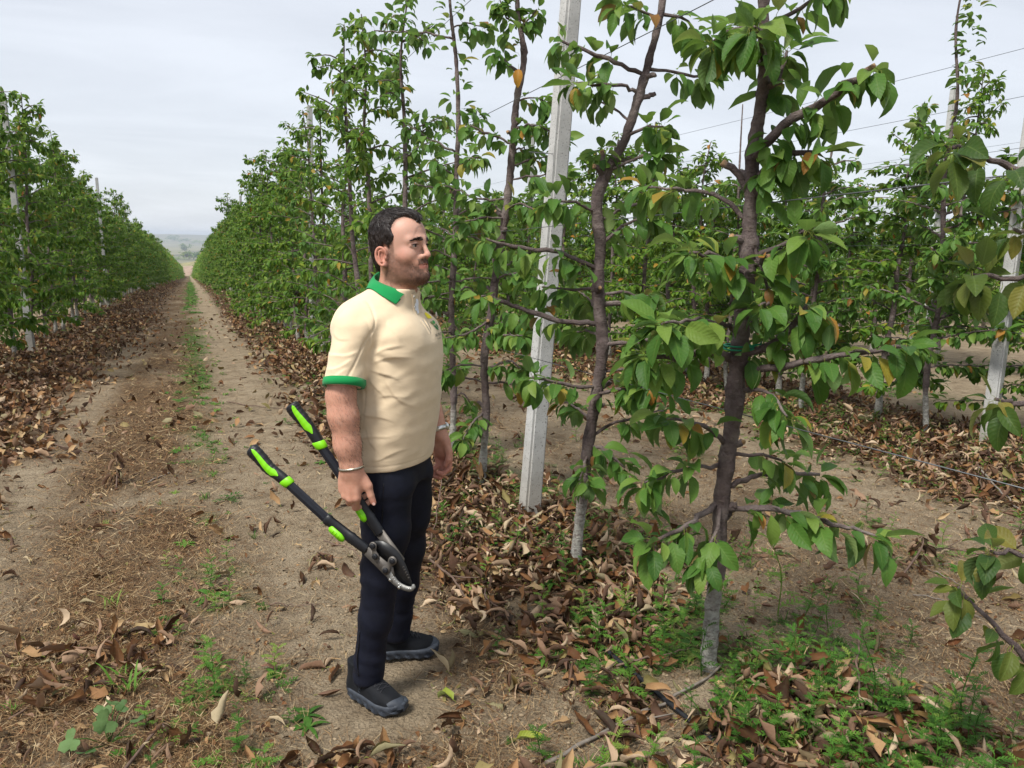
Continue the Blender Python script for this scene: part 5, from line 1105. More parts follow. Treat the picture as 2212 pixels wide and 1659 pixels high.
# left arm
LW = np.array([0.082, 0.245, 0.955])
lf_ = Field((-0.10, 0.15, 0.77), (0.16, 0.36, 1.40), 0.003)
lf_.chain([(-0.05, 0.235, 1.40), (-0.045, 0.282, 1.28), (-0.03, 0.30, 1.19)], [0.034, 0.040, 0.044], 0.02)
lf_.chain([(-0.03, 0.30, 1.19), (0.010, 0.29, 1.11), LW], [0.045, 0.045, 0.030], 0.02)
for q, (mc, fs) in enumerate([((0.038, 0.004, -0.088), [(0.040, -0.008, -0.130), (0.022, -0.030, -0.148), (0.002, -0.034, -0.142)]),
                              ((0.022, 0.010, -0.096), [(0.026, -0.002, -0.142), (0.008, -0.026, -0.164), (-0.014, -0.032, -0.160)]),
                              ((0.004, 0.010, -0.095), [(0.010, 0.000, -0.140), (-0.010, -0.022, -0.160), (-0.030, -0.026, -0.152)]),
                              ((-0.014, 0.006, -0.088), [(-0.006, -0.002, -0.122), (-0.022, -0.020, -0.138), (-0.036, -0.022, -0.128)])]):
    m = LW+np.array(mc); lf_.cone(LW+np.array((0.016-0.011*q, 0, -0.012)), m, 0.0175, 0.0135, 0.012)
    ch = [m]+[LW+np.array(a) for a in fs]; lf_.chain(ch, [0.0125, 0.0112, 0.0100, 0.0085], 0.003)
lf_.ell(LW+(0.012, -0.006, -0.05), (0.034, 0.015, 0.042), 0.012)
lf_.chain([LW+(0.024, -0.006, -0.02), LW+(0.044, -0.020, -0.058), LW+(0.046, -0.030, -0.088), LW+(0.036, -0.036, -0.110)], [0.019, 0.0135, 0.0115, 0.009], 0.008)
lv, lfc = lf_.mesh(2)
# trunk of the body under the clothes (one coarse surface that the head and arms grow out of)
bf = Field((-0.2, -0.32, 0.03), (0.2, 0.36, 1.52), 0.012)
bf.loft([(0.86, -0.01, 0, 0.080, 0.135), (1.05, 0, 0, 0.100, 0.155), (1.3, 0.005, 0, 0.125, 0.17), (1.40, -0.02, 0, 0.105, 0.17), (1.46, -0.025, 0, 0.075, 0.13), (1.50, -0.01, 0, 0.06, 0.07)], 2.2)
for sg in (-1, 1): bf.cone((-0.04, sg*0.15, 1.40), (-0.055, sg*0.228, 1.36), 0.034, 0.032, 0.03)
bf.chain([(-0.01, -0.085, 0.90), (-0.025, -0.095, 0.50), (-0.070, -0.098, 0.10)], [0.062, 0.046, 0.034], 0.02)
bf.chain([(-0.01, 0.085, 0.90), (-0.035, 0.150, 0.50), (-0.100, 0.215, 0.10)], [0.062, 0.046, 0.034], 0.02)
bv, bfc = bf.mesh(1)
V, Fq = join([(H2P(hv), hfaces), (av, afc), (lv, lfc), (bv, bfc)])
nh, nr = len(hv), len(V)-len(hv)
def padn(a): return np.concatenate([a, np.zeros(nr)])
knuck = np.zeros(len(V))
kn = np.concatenate([0.45*np.exp(-((av-(WR+np.array(q)))**2).sum(1)/0.016**2)[None] for q in ((0.004, 0.02, -0.148), (-0.022, 0.024, -0.13), (0.07, 0.018, -0.115), (-0.042, 0.03, -0.11))]).max(0)
redall = padn(np.maximum(red, 0)); redall[nh:nh+len(av)] = kn
lk = 0.35*ss(0.93, 0.84, lv[:, 2]); redall[nh+len(av):nh+len(av)+len(lv)] = lk
person = obj('person', V, Fq, M_SKIN, attrs=dict(beard=padn(np.clip(bd*bn, 0, 1)), red=redall, face=padn(face)))
person.location = PM; person.rotation_euler = (0, 0, PHEAD)
tag(person, 'man in cream polo shirt and navy trousers standing beside the trees, holding loppers', 'person')

def strands(name, roots, dirs, lens, width, mat, parent, droop=None, seg=3, tint=None, curl=0.15, flat=None):
    """thin tapered two-sided ribbons, one mesh"""
    n = len(roots); d = dirs/(np.linalg.norm(dirs, axis=1)[:, None]+1e-9)
    r3 = rng.normal(size=(n, 3)); side = np.cross(d, r3); side /= np.linalg.norm(side, axis=1)[:, None]+1e-9
    Vs = []; bend = rng.normal(size=(n, 3))*curl
    if droop is not None: bend = bend+droop
    for i in range(seg+1):
        t = i/seg; p = roots+d*(lens*t)[:, None]+bend*(lens*t*t)[:, None]*0.5
        w = width*(1-0.8*t)*0.5
        Vs += [p-side*w, p+side*w]
    Vv = np.stack(Vs, 1).reshape(-1, 3); b = np.arange(n)[:, None]*(2*(seg+1))
    Fv = np.concatenate([b+np.array([[2*i, 2*i+1, 2*i+3, 2*i+2]]) for i in range(seg)])
    tn = rng.random(n) if tint is None else tint
    return obj(name, Vv, Fv, mat, parent, True, dict(tint=np.repeat(tn, 2*(seg+1))))

# ---- hair: a cap following the skull, plus strands
def hair_zone(P):
    """>0 where the scalp carries hair"""
    x, y, z = P[:, 0], np.abs(P[:, 1]), P[:, 2]
    front = np.interp(y, [0, 0.012, 0.030, 0.050, 0.066], [0.095, 0.091, 0.070, 0.036, 0.020])        # hairline at the forehead
    temple = np.interp(z, [-0.10, -0.060, -0.030, -0.005, 0.012, 0.028, 0.048, 0.062], [-0.062, -0.040, -0.0, 0.010, 0.030, 0.034, 0.020, 0.016])
    lim = np.where(z > 0.062, np.maximum(front, 0.016), temple)
    lim = np.where((z > 0.055) & (z < 0.075), np.interp(z, [0.055, 0.075], [0, 1])*front+(1-np.interp(z, [0.055, 0.075], [0, 1]))*temple, lim)
    a = (lim-x)
    low = np.interp(x, [-0.12, -0.07, -0.045, -0.03, -0.012, 0.0, 0.02], [-0.095, -0.095, -0.070, -0.020, 0.004, -0.004, -0.022])
    a = np.minimum(a, (z-low))
    return a
capf = Field((-0.135, -0.10, -0.12), (0.12, 0.10, 0.14), 0.0026)
capf.ell((-0.015, 0, 0.034), (0.1035, 0.0830, 0.0935)); capf.ell((0.038, 0, 0.044), (0.0640, 0.0705, 0.0730), 0.03)
capf.ell((-0.018, 0, -0.02), (0.092, 0.074, 0.080), 0.02); capf.cone((-0.012, 0, -0.05), (-0.020, 0, -0.12), 0.067, 0.067, 0.03)
cv, cf_ = capf.mesh(2)
hz = hair_zone(cv)+0.004*fbm(cv[:, 0]*120, cv[:, 1]*120, cv[:, 2]*120, 2)
inside = ss(0.007, -0.005, hz)
cn = vnormals(cv, cf_); cv2 = cv-cn*(inside*0.013)[:, None]+cn*(0.0014*fbm(cv[:, 0]*60, cv[:, 1]*160, cv[:, 2]*60, 3))[:, None]
keep = (hz[cf_] > -0.005).all(1); cf2 = cf_[keep]
used, inv = np.unique(cf2, return_inverse=True)
hair = obj('hair', H2P(cv2[used]), inv.reshape(-1, 4), M_HAIR, person, True, dict(tint=0.25+0.25*rng.random(len(used))))
cand = np.argwhere(hz > 0.0015)[:, 0]; pick = rng.choice(cand, 12000); Pn, Nn = cv2[pick], cn[pick]
bl = ss(0.035, 0.105, Pn[:, 2]+0.5*np.minimum(Pn[:, 0], 0.02)+rng.normal(size=len(pick))*0.008); comb = np.stack([-0.25+1.25*bl, np.zeros(len(pick)), -1.0+0.9*bl], -1)
comb[:, 0] += np.where((Pn[:, 0] > 0.0) & (Pn[:, 2] > 0.06), 0.6, 0)
comb += rng.normal(size=comb.shape)*0.28
tang = comb-Nn*(comb*Nn).sum(1)[:, None]; tang /= np.linalg.norm(tang, axis=1)[:, None]+1e-9
ln = np.where(Pn[:, 2] > 0.06, 0.020, 0.013)*rng.uniform(0.7, 1.25, len(pick)); ln = np.where(hz[pick] < 0.006, ln*0.6, ln)
strands('hair_strand', H2P(Pn+Nn*0.0002), HD(tang+Nn*0.10), ln, 0.0008, M_HAIR, hair, droop=HD(-Nn*0.25), tint=np.where(rng.random(len(pick)) < 0.07, 1.0, rng.random(len(pick))*0.6))['kind'] = 'stuff'
# beard strands
hn = vnormals(hv, hfaces); w = bd*bn; pick = rng.choice(len(hv), 8000, p=w/w.sum()); Pn, Nn = hv[pick], hn[pick]
comb = np.tile(np.array([0.35, 0, -1.0]), (len(pick), 1))+rng.normal(size=(len(pick), 3))*0.35
tang = comb-Nn*(comb*Nn).sum(1)[:, None]; tang /= np.linalg.norm(tang, axis=1)[:, None]+1e-9
fr = ss(0.055, 0.09, Pn[:, 0])
strands('beard', H2P(Pn), HD(tang+Nn*0.22), (0.0038+0.003*fr)*rng.uniform(0.6, 1.3, len(pick)), 0.00045, M_BEARD, person, seg=2, tint=np.clip(rng.random(len(pick))*(1.0-0.45*fr), 0, 1))['kind'] = 'stuff'
# eyebrows
for sg in (-1, 1):
    t = rng.random(380); base = np.stack([0.0965-0.0135*t**1.6, sg*(0.009+0.041*t), 0.0195+0.0045*np.sin(np.clip(t*1.15, 0, 1)*math.pi*0.9)-0.0045*t], -1)
    base += rng.normal(size=base.shape)*np.array([0.0008, 0.0008, 0.0017])*(1.05-0.6*t)[:, None]
    base = hf.project(base, 0.0003); nn = hf.grad(base)
    strands('eyebrow', H2P(base), HD(np.stack([-0.35*np.ones(380), sg*np.ones(380), 0.25-0.5*t], -1)+nn*0.12), rng.uniform(0.006, 0.009, 380), 0.0011, M_HAIR, person, seg=2, tint=rng.random(380)*0.5)['kind'] = 'stuff'
# eyes
def eye_material():
    m = NT('eye'); p = m.node('ShaderNodeSeparateXYZ', i_0=m.coord()).outputs
    r = m.math('SQRT', m.math('ADD', m.math('MULTIPLY', p[1], p[1]), m.math('MULTIPLY', p[2], p[2])))
    c = m.ramp(m.math('MULTIPLY', r, 100), [(0.0, (0.004, 0.003, 0.003)), (0.30, (0.004, 0.003, 0.003)), (0.34, (0.045, 0.018, 0.010)), (0.60, (0.022, 0.010, 0.007)), (0.66, (0.50, 0.44, 0.41))])
    m.set(color=c, rough=0.12, spec=0.6); return m.m
M_EYE = eye_material()
for sg in (-1, 1):
    bm = bmesh.new(); bmesh.ops.create_uvsphere(bm, u_segments=20, v_segments=12, radius=0.0118); me = bpy.data.meshes.new('eye'); bm.to_mesh(me); bm.free()
    for p in me.polygons: p.use_smooth = True
    me.materials.append(M_EYE); e = link('eye', me, person, H2P([0.0822, sg*0.034, -0.0014])); e.rotation_euler = (0, rad(3), HY)
    # lashes: a dark upper lid line
    t = np.linspace(0, 1, 60); lash = np.stack([0.0945-0.0090*np.abs(t-0.35)**1.5*1.8, sg*(0.0215+0.0265*t), 0.0030+0.0012*np.sin(t*math.pi)-0.0022*t], -1)
    strands('eyelash', H2P(lash), HD(np.stack([np.ones(60), sg*0.5*t, -0.1*np.ones(60)], -1)), np.full(60, 0.0060), 0.0022, M_HAIR, person, seg=1, tint=np.zeros(60))['kind'] = 'stuff'
# forearm hair
pk = rng.choice(np.argwhere((av[:, 2] > 0.955) & (av[:, 2] < 1.24))[:, 0], 2600); an = vnormals(av, afc)[pk]
strands('arm_hair', av[pk], np.stack([0.5*np.ones(len(pk)), 0*pk, -1.0*np.ones(len(pk))], -1)+an*0.14+rng.normal(size=(len(pk), 3))*0.3, rng.uniform(0.006, 0.015, len(pk)), 0.0006, M_ARMHAIR, person, seg=2)['kind'] = 'stuff'

# thumb nail
tn = thumb[3]-np.array([0, 0.0, 0]); nd = np.array([0.45, -0.89, 0.0])
g = np.stack(np.meshgrid(np.linspace(-1, 1, 7), np.linspace(-1, 1, 9)), -1).reshape(-1, 2); ax = thumb[3]-thumb[2]; ax /= np.linalg.norm(ax); sd = np.cross(ax, nd)
nv = thumb[3]+ax*0.001+nd*0.0098+g[:, :1]*sd*0.0052*np.sqrt(1-0.45*np.clip(g[:, 1:], 0, 1)**2)+g[:, 1:]*ax*0.0068-nd*(g[:, :1]**2)*0.002
q = np.array([[r*7+c, r*7+c+1, (r+1)*7+c+1, (r+1)*7+c] for r in range(8) for c in range(6)])
obj('fingernail', nv, q, simple('nail', (0.66, 0.40, 0.34), 0.3), person)

# ---- polo shirt
sf = Field((-0.22, -0.35, 0.89), (0.21, 0.37, 1.57), 0.0042)
sf.loft([(0.90, -0.014, 0, 0.132, 0.188), (0.98, -0.006, 0, 0.138, 0.194), (1.10, 0.006, 0, 0.145, 0.196), (1.24, 0.012, 0, 0.150, 0.200), (1.33, 0.008, 0, 0.150, 0.204), (1.40, -0.012, 0, 0.138, 0.200), (1.45, -0.022, 0, 0.112, 0.168), (1.49, -0.010, 0, 0.097, 0.122), (1.535, 0.012, 0, 0.081, 0.082)], 2.25)
for sg in (-1, 1):
    sf.cone((-0.040, sg*0.09, 1.472), (-0.052, sg*0.195, 1.408), 0.050, 0.062, 0.06)
    e = (-0.060, sg*0.262, 1.238) if sg < 0 else (-0.045, 0.288, 1.25)
    sf.cone((-0.050, sg*0.200, 1.400), e, 0.066, 0.062, 0.03)
    sf.ell((0.050, sg*0.085, 1.370), (0.076, 0.085, 0.065), 0.05)         # chest
    sf.ell((-0.110, sg*0.10, 1.40), (0.060, 0.085, 0.09), 0.05)
sf.plane_cut((0.06, 0, -1), -0.915)
sdir = {}
for sg, top, e in ((-1, (-0.055, -0.205, 1.410), (-0.060, -0.262, 1.238)), (1, (-0.055, 0.205, 1.41), (-0.045, 0.288, 1.25))):
    d = np.array(e)-np.array(top); d /= np.linalg.norm(d); d = d+np.array([0.10, 0, 0]); d /= np.linalg.norm(d); sdir[sg] = (np.array(e), d)
    X, Y, Z = sf.ax[0][:, None, None], sf.ax[1][None, :, None], sf.ax[2][None, None, :]
    pl = (X-e[0])*d[0]+(Y-e[1])*d[1]+(Z-e[2])*d[2]-0.012
    reg = (np.sqrt((X-e[0])**2+(Y-e[1])**2+(Z-e[2])**2) < 0.105) & (Y*sg > 0.196+0*Z)
    sf.D = np.where(reg, np.maximum(sf.D, pl), sf.D).astype(np.float32)
# neck opening
sf.cone((0.012, 0, 1.60), (0.014, 0, 1.505), 0.076, 0.068, 0.004, True)
sf.cone((0.092, 0.006, 1.545), (0.128, 0.010, 1.445), 0.018, 0.002, 0.004, True)
sv, sfc = sf.mesh(3); sn = vnormals(sv, sfc)
x, y, z = sv.T
disp = 0.0032*vnoise((x+0.35*z)*9, y*9, (z-0.55*x)*26)+0.0012*vnoise(x*24, y*24, z*40)
for sg in (-1, 1):
    dx, dz = x-0.0, z-1.335; r = np.hypot(dx, dz); ph = np.arctan2(dz, dx)
    m = np.exp(-((y*sg-0.19)/0.07)**2)
    disp = disp+m*0.0030*np.sin(ph*8.5+r*14+1.2)*ss(0.015, 0.07, r)*ss(0.27, 0.10, r)
    # deep crease where the sleeve meets the side
    disp = disp-m*0.010*np.exp(-((dx-0.02-0.45*(dz))/0.012)**2)*ss(-0.12, -0.02, dz)*ss(0.07, 0.0, dz)
    # sleeve seam
    seam = np.abs((z-1.405)*0.62+(np.abs(y)-0.212)*0.95+(x+0.03)*-0.12)
    disp = disp-0.0034*np.exp(-(seam/0.0038)**2)*(y*sg > 0.12)
fold = np.exp(-((z-1.13-0.55*(x-0.02))/0.014)**2)*0.0032*ss(-0.05, 0.05, x)+np.exp(-((z-1.02-0.35*(x-0.02))/0.016)**2)*0.003*ss(-0.02, 0.08, x)+np.exp(-((z-1.20-0.7*(x-0.02))/0.015)**2)*0.0035*ss(-0.02, 0.06, x)*ss(0.16, 0.10, x)
disp = disp+0.5*fold*ss(0.05, -0.05, y)
def crease(p0, p1, w, amp, m):
    a0 = np.array(p0); d = np.array(p1)-a0; L = np.hypot(*d); d = d/L; t = ((x-a0[0])*d[0]+(z-a0[1])*d[1])/L; s = -(x-a0[0])*d[1]+(z-a0[1])*d[0]+0.006*np.sin(t*5+p0[1]*40)
    return amp*m*ss(-0.05, 0.18, t)*ss(1.05, 0.55, t)*np.where(s > 0, np.exp(-s/w), np.exp(-(s/(0.30*w))**2))
mr = ss(0.02, -0.06, y); msl = ss(-0.19, -0.215, y)
for p0, p1, w, amp in (((0.012, 1.322), (0.115, 1.365), 0.016, 0.0070), ((0.012, 1.306), (0.135, 1.318), 0.015, 0.0060), ((0.005, 1.285), (0.105, 1.235), 0.016, 0.0055), ((0.0, 1.262), (0.060, 1.165), 0.014, 0.0045), ((0.055, 1.235), (0.140, 1.13), 0.016, 0.0035), ((-0.03, 1.13), (0.085, 1.095), 0.014, 0.0035),
                       ((-0.04, 1.03), (0.09, 1.060), 0.015, 0.0035), ((0.0, 0.965), (0.12, 0.995), 0.015, 0.0030), ((0.03, 1.18), (0.13, 1.19), 0.014, 0.0030), ((-0.02, 1.075), (0.03, 0.985), 0.012, 0.0028), ((0.06, 1.44), (0.10, 1.36), 0.014, 0.0030)):
    disp = disp+crease(p0, p1, w, amp, mr*(1-msl))
for p0, p1, w, amp in (((-0.005, 1.345), (-0.10, 1.318), 0.014, 0.0050), ((-0.012, 1.318), (-0.11, 1.275), 0.014, 0.0045), ((-0.02, 1.285), (-0.10, 1.25), 0.012, 0.0035), ((-0.10, 1.40), (-0.02, 1.375), 0.014, 0.0030)):
    disp = disp+crease(p0, p1, w, amp, msl)
disp = disp-0.0025*np.exp(-((x+0.035+0.02*np.sin(z*9))/0.003)**2)*mr*ss(1.28, 1.22, z)      # side seam
disp = disp-0.0016*np.exp(-((z-0.937-0.06*x)/0.0022)**2)        # stitched hem
sv = sv+sn*disp[:, None]
shirt = obj('polo_shirt', sv, sfc, M_SHIRT, person)
# sleeve cuffs (green rib bands)
for sg in (-1, 1):
    e, d = sdir[sg]; c0 = e+d*0.010
    u = np.cross(d, (1.0, 0, 0)); u /= np.linalg.norm(u); w = np.cross(u, d); P = []; rows = [(-0.019, 0.0), (-0.018, 0.0035), (-0.004, 0.0052), (0.008, 0.0038), (0.0085, -0.004), (0.004, -0.010)]
    ns = 56; a = np.linspace(0, 2*math.pi, ns, endpoint=False)
    # find the sleeve radius by marching along each direction
    for off, ex in rows:
        cc = c0+d*(off-0.004); probe = cc-d*0.012 if off > -0.01 else cc
        rr = np.linspace(0.045, 0.095, 60); Q = probe+rr[:, None, None]*(np.cos(a)[None, :, None]*u+np.sin(a)[None, :, None]*w)
        sdv = sf.sample(Q.reshape(-1, 3)).reshape(60, ns); k = np.argmax(sdv > 0, 0); k = np.where(k == 0, 59, k); r0 = np.minimum(rr[k], 0.0805)
        r0 = np.convolve(np.concatenate([r0[-4:], r0, r0[:4]]), np.ones(9)/9, 'valid')
        P.append(cc+(r0+ex)[:, None]*(np.cos(a)[:, None]*u+np.sin(a)[:, None]*w))
    Vv = np.concatenate(P); n = len(rows); q = np.array([[i*ns+j, i*ns+(j+1) % ns, (i+1)*ns+(j+1) % ns, (i+1)*ns+j] for i in range(n-1) for j in range(ns)])
    obj('sleeve_cuff', Vv, q, M_GREEN, shirt)
# collar: stand and fall, laid over the shirt
def collar_part(name, p0, p1, o1, mat):
    """p0..p1: angles of the top edge, ending at the front; o1: angle of the collar point"""
    n = 48; t = np.linspace(0, 1, n); ph = np.radians(p0+(p1-p0)*t); po = np.radians(p0+(o1-p0)*t)
    w = 1-t; cx = 0.012; rows = []
    zt = 1.520+0.070*w**0.8; rt = 0.0765+0.003*np.sin(w*math.pi)
    ring = lambda r, a, z: np.stack([cx+0.008*t+r*np.cos(a), r*np.sin(a)*0.97, z], -1)
    top = ring(rt, ph, zt)
    ro = np.interp(t, [0, 0.5, 0.85, 1], [0.100, 0.104, 0.112, 0.120]); zo = np.interp(t, [0, 0.5, 0.85, 1], [1.545, 1.520, 1.500, 1.490])
    out = sf.project(ring(ro, po, zo), 0.0055, 6)
    dirs = np.stack([np.cos((ph+po)/2), np.sin((ph+po)/2), 0*t], -1)
    for u in np.linspace(0, 1, 8):
        rows.append(top*(1-u)+out*u+np.array([0, 0, 0.006])*math.sin(math.pi*min(1, u*1.2))+dirs*0.004*math.sin(math.pi*u))
    lower = [out+(top-out)*u-np.array([0, 0, 0.003]) for u in (0.02, 0.5)]
    ins = [top+np.stack([-0.003*np.cos(ph), -0.003*np.sin(ph), 0*ph-0.003], -1), top+np.stack([-0.004*np.cos(ph), -0.004*np.sin(ph), 0*ph-0.040], -1)]
    R = ins[::-1]+rows+lower; Vv = np.concatenate(R)
    q = np.array([[i*n+j, i*n+j+1, (i+1)*n+j+1, (i+1)*n+j] for i in range(len(R)-1) for j in range(n-1)])
    return obj(name, Vv, q, mat, shirt)
collar_part('collar', -205, -46, -70, M_GREEN)
collar_part('collar_flap', 155, 40, 52, M_SHIRT)
# undershirt in the neck opening
uf = Field((-0.02, -0.07, 1.42), (0.13, 0.07, 1.54), 0.004)
uf.loft([(1.43, 0.0, 0, 0.100, 0.11), (1.46, 0.0, 0, 0.090, 0.09), (1.485, 0.006, 0, 0.084, 0.076), (1.500, 0.010, 0, 0.078, 0.070)], 2.1)
uv_, uq = uf.mesh(2); obj('undershirt', uv_, uq, M_WHITE, person)
# placket: two edges and buttons
def ribbon_on(field, pts, width, off, n=24):
    c = catmull(pts, n); c = field.project(c, off); g = field.grad(c); t = np.gradient(c, axis=0); s = np.cross(t, g); s /= np.linalg.norm(s, axis=1)[:, None]
    rows = [c-s*width/2-g*0.004, c-s*width/2, c+s*width/2, c+s*width/2-g*0.004]
    Vv = np.concatenate(rows); q = np.array([[i*n+j, i*n+j+1, (i+1)*n+j+1, (i+1)*n+j] for i in range(3) for j in range(n-1)]); return Vv, q
Vv, q = ribbon_on(sf, [(0.088, -0.026, 1.520), (0.104, -0.018, 1.475), (0.130, -0.008, 1.415), (0.150, -0.004, 1.385)], 0.024, 0.0025); obj('placket', Vv, q, M_SHIRT, shirt)
Vv, q = ribbon_on(sf, [(0.086, 0.036, 1.520), (0.108, 0.030, 1.475), (0.132, 0.014, 1.420), (0.150, 0.008, 1.388)], 0.020, 0.002); obj('placket', Vv, q, M_SHIRT, shirt)
M_BTN = simple('button', (0.74, 0.68, 0.58), 0.25, spec=0.6)
for p in ((0.088, -0.028, 1.508), (0.104, -0.020, 1.472)):
    c = sf.project(np.array([p]), 0.0045)[0]; g = sf.grad(c[None])[0]
    P = [c+g*h for h in (-0.001, 0.0, 0.0008, 0.0012, 0.0004)]; Vv, q = tube(P, [0.0052, 0.0056, 0.0052, 0.0040, 0.0030], 14); obj('button', Vv, q, M_BTN, shirt)
# printed emblem on the left breast
EC = sf.project(np.array([[0.135, 0.060, 1.418]]), 0.0)[0]; EN = sf.grad(EC[None])[0]; EU = np.array([0, 0, 1.0])-EN*EN[2]; EU /= np.linalg.norm(EU); ER = np.cross(EU, EN)
def decal(name, tris2d, color):
    V2, Fs = tris2d; V2 = V2*1.3; P = EC+V2[:, :1]*ER+V2[:, 1:2]*EU+EN*0.006; P = sf.project(P, 0.0032, 6)
    return obj(name, P, Fs, simple(name+'_ink', color, 0.8), shirt)
def fan(poly):
    p = np.array(poly); c = p.mean(0); n = len(p); return np.vstack([p, c]), np.array([[i, (i+1) % n, n] for i in range(n)])
a = np.linspace(-0.5, math.pi+0.5, 20)
decal('emblem_sun', fan([(0.015*math.cos(t), 0.022+0.014*math.sin(t)) for t in a]), (0.85, 0.72, 0.03))
decal('emblem_leaf', fan([(-0.018, 0.004), (-0.006, 0.006), (-0.004, -0.006), (-0.012, -0.006)]), (0.20, 0.30, 0.10))
decal('emblem_leaf', fan([(-0.003, 0.004), (0.006, 0.008), (0.014, 0.003), (0.008, -0.003), (-0.002, -0.005)]), (0.06, 0.36, 0.09))
decal('emblem_leaf', fan([(-0.012, -0.008), (0.000, -0.009), (0.010, -0.018), (0.012, -0.026), (0.000, -0.022)]), (0.05, 0.20, 0.07))
decal('emblem_leaf', fan([(0.006, -0.007), (0.012, -0.004), (0.017, -0.010), (0.015, -0.022), (0.009, -0.013)]), (0.06, 0.22, 0.08))
def decal_text(name, body, size, cx, cy, color):
    cu = bpy.data.curves.new(name, 'FONT'); cu.body = body; cu.size = size; cu.align_x = 'CENTER'; cu.resolution_u = 2
    to = bpy.data.objects.new(name, cu); COL.objects.link(to); dg = bpy.context.evaluated_depsgraph_get(); dg.update()
    me = bpy.data.meshes.new_from_object(to.evaluated_get(dg)); bpy.data.objects.remove(to)
    bm = bmesh.new(); bm.from_mesh(me); bmesh.ops.triangulate(bm, faces=bm.faces); bm.verts.index_update()
    V2 = np.array([(v.co.x+cx, v.co.y+cy) for v in bm.verts]); F2 = np.array([[v.index for v in f.verts] for f in bm.faces]); bm.free(); bpy.data.meshes.remove(me)
    if len(F2): decal(name, (V2, F2), color)
decal_text('emblem_lettering', 'AK FRUT', 0.0135, 0.002, -0.042, (0.05, 0.06, 0.04))
decal_text('emblem_lettering', 'SOUTH FRUIT', 0.0058, 0.002, -0.051, (0.06, 0.10, 0.05))

# ---- trousers
tf = Field((-0.20, -0.24, 0.06), (0.20, 0.34, 1.00), 0.0055)
tf.loft([(0.84, -0.004, 0, 0.110, 0.172), (0.92, -0.008, 0, 0.114, 0.176), (0.99, 0.0, 0, 0.116, 0.176)], 2.4)
RL = [(0.004, -0.092, 0.86), (0.004, -0.098, 0.70), (-0.012, -0.098, 0.52), (-0.038, -0.100, 0.34), (-0.062, -0.100, 0.18), (-0.068, -0.100, 0.105)]
LL = [(0.000, 0.094, 0.86), (-0.004, 0.118, 0.70), (-0.020, 0.150, 0.52), (-0.055, 0.190, 0.34), (-0.090, 0.215, 0.18), (-0.100, 0.220, 0.115)]
RR = [0.088, 0.081, 0.069, 0.059, 0.052, 0.058]
for Lg in (RL, LL):
    tf.chain(Lg, RR, 0.03)
tf.cone((0.02, -0.09, 0.84), (0.015, -0.10, 0.66), 0.080, 0.072, 0.03); tf.cone((0.02, 0.09, 0.84), (0.012, 0.11, 0.66), 0.080, 0.072, 0.03)
# wedge cut so that the hem rises over the shoe
tf.plane_cut((0.0, 0.0, -1), -0.082)
tv, tq = tf.mesh(3); tn_ = vnormals(tv, tq); x, y, z = tv.T
disp = 0.0035*vnoise(x*11, y*11, (z+0.3*x)*17)*ss(0.98, 0.8, z)
kz = ss(0.75, 0.60, z)*ss(0.36, 0.50, z)
disp = disp+0.0018*kz*np.sin((z*1.0-0.45*x)*120+3*vnoise(x*8, y*8, z*8))*ss(-0.01, -0.06, x+0.02)
az = ss(0.36, 0.22, z); disp = disp+0.0024*az*np.sin((z+0.6*x)*85+4*vnoise(x*9, y*9, z*9))*(0.4+0.6*vnoise(x*7+5, y*7, z*9))
disp = disp-0.0018*np.exp(-((x-0.03-0.1*(z-0.8))/0.004)**2)*(y < 0)*ss(0.6, 0.7, z)
trousers = obj('trousers', tv+tn_*disp[:, None], tq, M_TROUS, person)
# ankle zip and pocket zip pull
M_ZIP = simple('dark_zip', (0.02, 0.02, 0.022), 0.3, 0.6)
zp = tf.project(catmull([(-0.085, -0.165, 0.30), (-0.090, -0.162, 0.22), (-0.080, -0.162, 0.13)], 14), 0.002)
Vv, q = tube(zp, 0.0022, 6); obj('zip', Vv, q, M_ZIP, trousers)
zp = tf.project(catmull([(0.040, -0.18, 0.88), (0.036, -0.18, 0.80), (0.032, -0.18, 0.74)], 14), 0.001)
Vv, q = tube(zp, 0.0016, 6); obj('zip', Vv, q, M_ZIP, trousers)

